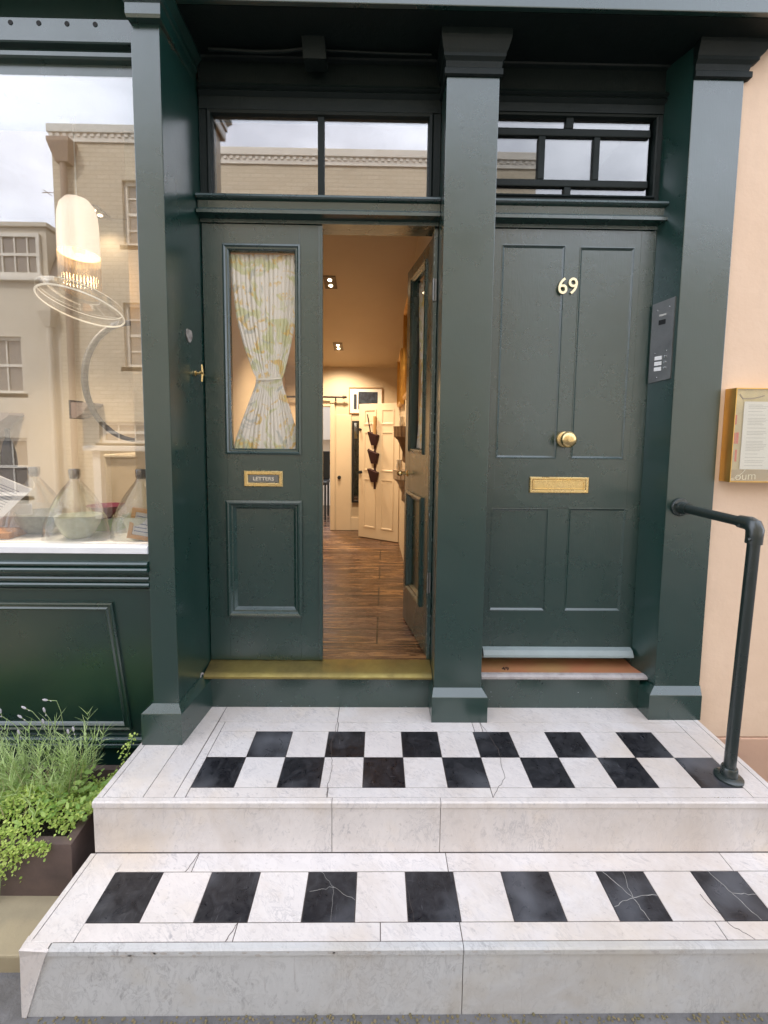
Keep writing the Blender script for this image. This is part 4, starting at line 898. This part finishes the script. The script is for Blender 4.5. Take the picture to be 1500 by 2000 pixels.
# ================================================================== PLANTER AND PLANTS
tr = thing('trough_planter', (-1.5, 1.58, -.35), 'long dark clay trough planter between the steps and the shopfront', 'planter')
mb = MB(); o0 = [(-2.5, 1.452), (-1.036, 1.442), (-1.052, 1.80), (-2.5, 1.80)]; o1 = [(-2.5, 1.446), (-1.030, 1.436), (-1.048, 1.806), (-2.5, 1.806)]; i1 = [(-2.46, 1.475), (-1.062, 1.466), (-1.078, 1.775), (-2.46, 1.775)]
mb.loft([[(x, y, -.3495) for x, y in o0], [(x, y, -.165) for x, y in o1], [(x, y, -.152) for x, y in o1], [(x, y, -.150) for x, y in i1], [(x, y, -.20) for x, y in i1]]); mb.build('trough', TERRA, tr)
mb = MB(); mb.box(-2.46, -1.08, 1.475, 1.775, -.215, -.185); mb.build('soil', SOIL, tr)
def leafmat(name, c1, c2):
    m = mat(name, c1, .5); k = N(m); g = k.n('ShaderNodeNewGeometry')
    c = k.ramp(g.outputs['Random Per Island'], (0., c1), (1., c2)); k.base(c)
    trn = k.n('ShaderNodeBsdfTranslucent'); k.l(c, trn.inputs[0]); ms = k.n('ShaderNodeMixShader'); ms.inputs[0].default_value = .35
    k.l(k.b.outputs[0], ms.inputs[1]); k.l(trn.outputs[0], ms.inputs[2]); k.l(ms.outputs[0], k.t.nodes['Material Output'].inputs[0]); return m
def leafpoly(mb, c, d, nrm, L_, W_, n=3):
    """small pointed-oval leaf from c along d"""
    d = d.normalized(); s_ = d.cross(nrm)
    if s_.length < 1e-3: s_ = d.orthogonal()
    s_.normalize(); nn = s_.cross(d)
    P = [c, c+d*L_*.3+s_*W_*.42, c+d*L_*.65+s_*W_*.46-nn*L_*.04, c+d*L_-nn*L_*.12, c+d*L_*.65-s_*W_*.46-nn*L_*.04, c+d*L_*.3-s_*W_*.42]
    v = [mb.bm.verts.new(p) for p in P]; m_ = mb.bm.verts.new(c+d*L_*.5-nn*L_*.05)
    for i in range(6): mb.bm.faces.new((v[i], v[(i+1) % 6], m_))
def rv(): return Vector((random.gauss(0, 1), random.gauss(0, 1), random.gauss(0, 1))).normalized()
random.seed(11)
LG = leafmat('lavender_leaf', (.32, .46, .14), (.60, .72, .34)); CG = leafmat('creeper_leaf', (.28, .44, .07), (.66, .76, .22)); FG = leafmat('broad_leaf', (.24, .42, .10), (.50, .64, .18))
lav = thing('lavender_plant', (-1.24, 1.62, -.18), 'feathery pale green lavender with dry flower heads, tallest in the trough', 'plant')
def blade(mb, p, d, L_, W_, droop=.3):
    d = d.normalized(); s_ = d.cross(Vector((0, 0, 1)) + rv()*.3).normalized(); q = p.copy(); prev = None
    for i in range(5):
        t = i/4; ww = W_*(1-t)**.6*.5+.0002; a = q-s_*ww; b = q+s_*ww
        a, b = mb.bm.verts.new(a), mb.bm.verts.new(b)
        if prev: mb.bm.faces.new((prev[0], prev[1], b, a))
        prev = (a, b); q = q + d*(L_/4); d = (d+Vector((0, 0, -droop/4))).normalized()
    return q
mb = MB()
for cl in range(95):
    bx, by = random.gauss(-1.25, .13), random.gauss(1.63, .055)
    bx = min(bx, -1.15); base = Vector((bx, by, -.16)); lean = Vector((bx+1.25, by-1.66, 0))*1.2 + Vector((random.gauss(0, .12), random.gauss(-.05, .12), 1))
    hgt = max(.10, random.gauss(.235, .05)*(1-abs(bx+1.25)*1.0)); lean.normalize()
    for k in range(26):
        t = random.uniform(.15, 1); p = base+lean*hgt*t; dd = lean*.9+rv()*.75; dd.z = abs(dd.z)
        blade(mb, p, dd, random.uniform(.03, .065), random.uniform(.002, .0036), .25)
mb.build('foliage', LG, lav)
mb = MB()
for k in range(70):
    bx = min(random.gauss(-1.25, .12), -1.12); p = Vector((bx, random.gauss(1.60, .04), -.12)); blade(mb, p, Vector((random.gauss(0, .35), random.gauss(-.1, .3), 1)), random.uniform(.08, .2), .0022, .5)
mb.build('dry_stalks', mat('dry_stalk', (.36, .30, .16), .8), lav)
STEM = mat('flower_stem', (.24, .32, .14), .6); HEAD = mat('dry_flower_head', (.42, .40, .42), .8)
mb = MB(); mh = MB()
for (tx, tz, hx_, hz_) in ((-1.195, .272, -1.16, .27), (-1.285, .232, -1.26, .22), (-1.21, .225, -1.205, .215), (-1.39, .205, -1.385, .19), (-1.31, .19, -1.29, .175), (-1.235, .165, -1.23, .15), (-1.12, .14, -1.118, .12), (-1.40, .10, -1.39, .09), (-1.33, .12, -1.325, .11), (-1.47, .18, -1.45, .17), (-1.135, .135, -1.13, .12)):
    b0 = Vector((-1.22+(hx_+1.25)*.35, 1.63, -.02)); y = random.uniform(1.58, 1.62)
    P = [b0, b0.lerp(Vector((hx_, y, hz_)), .4)+Vector((.02, 0, .02)), b0.lerp(Vector((hx_, y, hz_)), .8)+Vector((.012, 0, .012)), Vector((hx_, y, hz_)), Vector((tx, y, tz))]
    mb.tube(P, .0011, 5); e = Vector((tx, y, tz)); d = (e-Vector((hx_, y, hz_)) + Vector((random.uniform(-.004, .004), 0, .004))).normalized()
    mh.tube([e-d*.004, e, e+d*.006, e+d*.012, e+d*.016], [.001, .0034, .004, .0034, .001], 7); mh.tube([e-d*.018, e-d*.015, e-d*.012], [.001, .0026, .001], 6)
mb.build('stems', STEM, lav); mh.each('flower_head', HEAD, lav)
# broad-leaved and fern-like plants
bp_ = thing('leafy_plant', (-1.2, 1.56, -.18), 'bright green broad leaved plant below the lavender in the trough', 'plant')
mb = MB()
for k in range(190):
    x = random.uniform(-1.42, -1.01); y = random.uniform(1.47, 1.68); z = -.130+.085*(1-((x+1.22)/.24)**2)*random.uniform(.5, 1)*((y-1.40)/.2) + random.uniform(-.01, .02)
    d = Vector((random.gauss(0, 1), random.gauss(-.5, .8), random.gauss(.25, .35))); leafpoly(mb, Vector((x, y, z)), d, Vector((0, -.5, 1)), random.uniform(.018, .042), random.uniform(.010, .021))
mb.build('leaves', FG, bp_)
fp = thing('fern_plant', (-1.42, 1.56, -.18), 'small fern with feathered fronds at the left end of the trough view', 'plant')
mb = MB()
for k in range(16):
    p = Vector((-1.46+random.uniform(-.03, .03), 1.60, -.13)); a = random.uniform(-2.6, .1); d = Vector((math.cos(a)*.9+.3, math.sin(a)*.45-.15, .9)).normalized()
    for i in range(24):
        t = i/24; p = p+d*.0085; d = (d+Vector((0, 0, -.055))).normalized(); s_ = d.cross(Vector((0, 0, 1))).normalized()
        for sg in (-1, 1): leafpoly(mb, p.copy(), s_*sg+d*.4, Vector((0, 0, 1)), .027*(1-t)**.7+.004, .006)
mb.build('fronds', FG, fp)
cr = thing('creeping_plant', (-1.2, 1.5, -.17), 'yellow green creeping plant with tiny round leaves spilling over the trough', 'plant')
mb = MB()
def tiny(p, s_=1.): leafpoly(mb, p, rv()+Vector((0, -.5, .1)), (Vector((0, -.45, 1))+rv()*.55), random.uniform(.007, .012)*s_, random.uniform(.007, .011)*s_)
for k in range(6600):
    x = random.uniform(-1.55, -.985); y = random.uniform(1.438, 1.72)
    edge = max(0, (x+1.08)/.10)
    if y < 1.475+edge*.05 and x > -1.14-(1.475-y)*2 and random.random() < .93: continue
    z = -.148 + .085*math.exp(-((y-1.55)/.08)**2)*math.exp(-((x+1.25)/.17)**2) + random.uniform(-.012, .020) + max(0, (x+1.06))*.85 + .012*math.sin(x*47)*math.sin(y*60)
    if x > -1.03 and y < 1.52: continue
    tiny(Vector((x, y, z)))
for k in range(900):      # trailing over the front
    x = random.uniform(-1.55, -1.10); dep = abs(random.gauss(0, .05))*(1.0 if x < -1.2 else .4)
    tiny(Vector((x, 1.437-random.uniform(0, .012), -.150-dep+random.uniform(0, .02))))
for (sx, n_, L_) in ((-1.27, 60, .21), (-1.235, 26, .12), (-1.33, 40, .15), (-1.42, 40, .18), (-1.19, 16, .08)):
    for k in range(n_):
        t = k/n_; tiny(Vector((sx+.02*math.sin(t*6)+random.gauss(0, .008), 1.430-random.uniform(0, .01), -.15-L_*t)), .9)
for k in range(60):       # sprig climbing beside the base
    t = random.random(); tiny(Vector((-1.0+.05*t+random.gauss(0, .012), 1.70+random.gauss(0, .02), -.06+.13*t)), .9)
for k in range(3800):      # the rest of the trough, left of the picture
    x = random.uniform(-2.42, -1.54); y = random.uniform(1.44, 1.74)
    tiny(Vector((x, y, -.15+.07*math.exp(-((y-1.58)/.09)**2)*(1+.6*math.sin(x*17)) + random.uniform(-.012, .02))), 1.25)
mb.build('leaves', CG, cr)
mb = MB(); mb.tube([(-1.27, 1.433, -.15), (-1.265, 1.428, -.25), (-1.27, 1.42, -.345), (-1.275, 1.38, -.348)], .001, 5); mb.tube([(-1.0, 1.70, -.06), (-.97, 1.70, 0), (-.955, 1.70, .06)], .001, 5); mb.build('runners', STEM, cr)

# ================================================================== HOUSES ACROSS THE STREET (seen reflected in the glass)
FY = -5.0
def sash(par, x0, x1, z0, z1, nx, nz, y=FY, arch=False):
    mb = MB(); mb.box(x0, x1, y-.02, y+.03, z0, z0+.05); mb.box(x0, x1, y-.02, y+.03, z1-.06, z1); mb.box(x0, x0+.06, y-.02, y+.03, z0+.05, z1-.06); mb.box(x1-.06, x1, y-.02, y+.03, z0+.05, z1-.06)
    mb.box(x0-.08, x1+.08, y-.02, y+.10, z0-.09, z0-.001, .005); mb.box(x0+.06, x1-.06, y-.01, y+.02, (z0+z1)/2-.025, (z0+z1)/2+.025)
    for i in range(1, nx): xx = x0+(x1-x0)*i/nx; mb.box(xx-.012, xx+.012, y-.008, y+.012, z0+.05, z1-.06)
    for i in range(1, nz):
        zz = z0+(z1-z0)*i/nz
        if abs(zz-(z0+z1)/2) > .05: mb.box(x0+.06, x1-.06, y-.007, y+.011, zz-.012, zz+.012)
    f = mb.build('window', TRIM, par)
    mb = MB(); mb.box(x0+.05, x1-.05, y-.015, y-.012, z0+.04, z1-.05); mb.build('pane', PANEGREY, f)
h1 = thing('brick_house', (-1.5, FY, -.4), 'cream painted brick house with parapet, seen only reflected in the glass', 'house')
def wall_with_holes(mb, x0, x1, z0, z1, y0, y1, holes):
    xs_ = sorted({x0, x1, *[h[0] for h in holes], *[h[1] for h in holes]})
    for a, b in zip(xs_, xs_[1:]):
        zc = z0
        for h in sorted([h for h in holes if h[0] <= a+1e-6 and h[1] >= b-1e-6], key=lambda h: h[2]):
            mb.box(a, b, y0, y1, zc, h[2]); zc = h[3]
        mb.box(a, b, y0, y1, zc, z1)
holes = [(-4.66, -3.9, 4.62, 5.74), (-4.72, -3.9, 2.44, 3.60), (-1.6, -.8, 4.62, 5.6), (-1.6, -.8, 2.44, 3.5), (1.2, 2.0, 4.62, 5.6), (1.2, 2.0, 2.44, 3.5), (-5.25, -4.0, 1.02, 1.42), (-5.15, -4.2, -.4, .86), (-1.8, -.6, .4, 1.5), (.6, 1.6, -.4, 1.6)]
mb = MB(); wall_with_holes(mb, -5.88, 3.0, -.4, 6.5, FY-.3, FY-.05, holes); mb.build('brick_wall', BRICK, h1)
mb = MB(); mb.box(-5.92, 3.04, FY-.35, FY+.02, 6.501, 6.64, .01); mb.box(-5.9, 3.02, FY-.0499, FY-.02, 6.36, 6.50)
for i in range(74): mb.box(-5.88+i*.12, -5.82+i*.12, FY-.0498, FY+.0, 6.44, 6.499)
mb.build('parapet', TRIM, h1)
for a, b, c, d in holes[:6]: sash(h1, a, b, c, d, 2, 4, FY-.15)
sash(h1, -5.25, -4.0, 1.02, 1.42, 4, 1, FY-.15); sash(h1, -1.8, -.6, .4, 1.5, 3, 3, FY-.15)
mb = MB(); mb.box(-5.40, -3.9, FY-.05, FY+.22, .88, .97, .01); mb.box(-5.30, -5.16, FY-.05, FY+.1, -.4, .88, .01); mb.build('door_hood', TRIM, h1)
mb = MB(); mb.box(-5.15, -4.2, FY-.28, FY-.2, -.4, .86); mb.box(.6, 1.6, FY-.28, FY-.2, -.4, 1.6); mb.build('street_door', mat('brown_door', (.12, .08, .05), .4), h1)
mb = MB(); mb.rects([(-5.72, -5.50, FY-.05, FY+.12, 5.95), (-5.80, -5.42, FY-.05, FY+.2, 6.25), (-5.80, -5.42, FY-.05, FY+.2, 6.32)]); mb.cyl((-5.62, FY+.05, 5.97), (-5.66, FY+.05, -.3), .055, n=14); mb.build('downpipe', PIPE, h1)
h2 = thing('stucco_house', (-8, FY, -.4), 'lower buff stucco house with dormer windows, seen only reflected in the glass', 'house')
hol2 = [(-7.3, -6.61, 1.93, 2.96), (-8.9, -8.1, 1.93, 2.96), (-7.3, -6.6, .0, 1.1)]
mb = MB(); wall_with_holes(mb, -11, -5.885, -.4, 3.94, FY-.3, FY-.05, hol2); mb.build('stucco_wall', STUCCO, h2)
mb = MB(); mb.box(-11, -5.885, FY-.3, FY+.05, 3.941, 4.02, .01); mb.build('cornice', TRIM, h2)
for a in hol2: sash(h2, *a, 2, 2, FY-.15)
mb = MB(); mb.loft([[(x, y, z) for y, z in ((FY-.10, 4.021), (FY-.6, 5.0), (FY-2.5, 5.3), (FY-2.5, 4.021))] for x in (-11, -5.95)]); rf = mb.build('roof', SLATE, h2)
mb = MB(); mb.box(-7.2, -6.10, FY-1.0, FY-.12, 4.02, 4.92, .01); mb.box(-7.25, -6.05, FY-1.0, FY-.06, 4.921, 5.0, .01); mb.build('dormer', STUCCO, h2)
sash(h2, -7.12, -6.2, 4.06, 4.80, 4, 2, FY-.09)
mb = MB(); mb.rects([(-6.06, -5.96, FY-.05, FY+.1, 3.12), (-6.15, -5.90, FY-.05, FY+.16, 3.38), (-6.15, -5.90, FY-.05, FY+.16, 3.44)]); mb.cyl((-6.02, FY+.04, 3.14), (-6.02, FY+.04, -.3), .05, n=14); mb.build('downpipe', STUCCO, h2)
mb = MB(); mb.tube([(-6.15, FY-.5, 4.95), (-6.15, FY-.5, 5.75)], .012, 6); mb.tube([(-6.40, FY-.5, 5.72), (-5.92, FY-.5, 5.74)], .008, 6); mb.tube([(-6.3, FY-.62, 5.72), (-6.3, FY-.38, 5.72)], .006, 6); mb.build('aerial', PIPE, h2)
h3 = thing('far_right_house', (7, FY, -.4), 'lower cream house beyond the gap, seen only reflected in the glass', 'house')
mb = MB(); wall_with_holes(mb, 3.5, 12, -.4, 5.0, FY-.3, FY-.05, [(4.5, 5.4, 2.6, 3.9), (6.5, 7.4, 2.6, 3.9)]); mb.build('stucco_wall', STUCCO, h3)
sash(h3, 4.5, 5.4, 2.6, 3.9, 2, 4, FY-.15); sash(h3, 6.5, 7.4, 2.6, 3.9, 2, 4, FY-.15)
mb = MB(); mb.box(3.45, 12, FY-.35, FY+.03, 5.001, 5.12, .01); mb.build('parapet', TRIM, h3)

for o in bpy.data.objects:
    if '_w' in o: del o['_w']
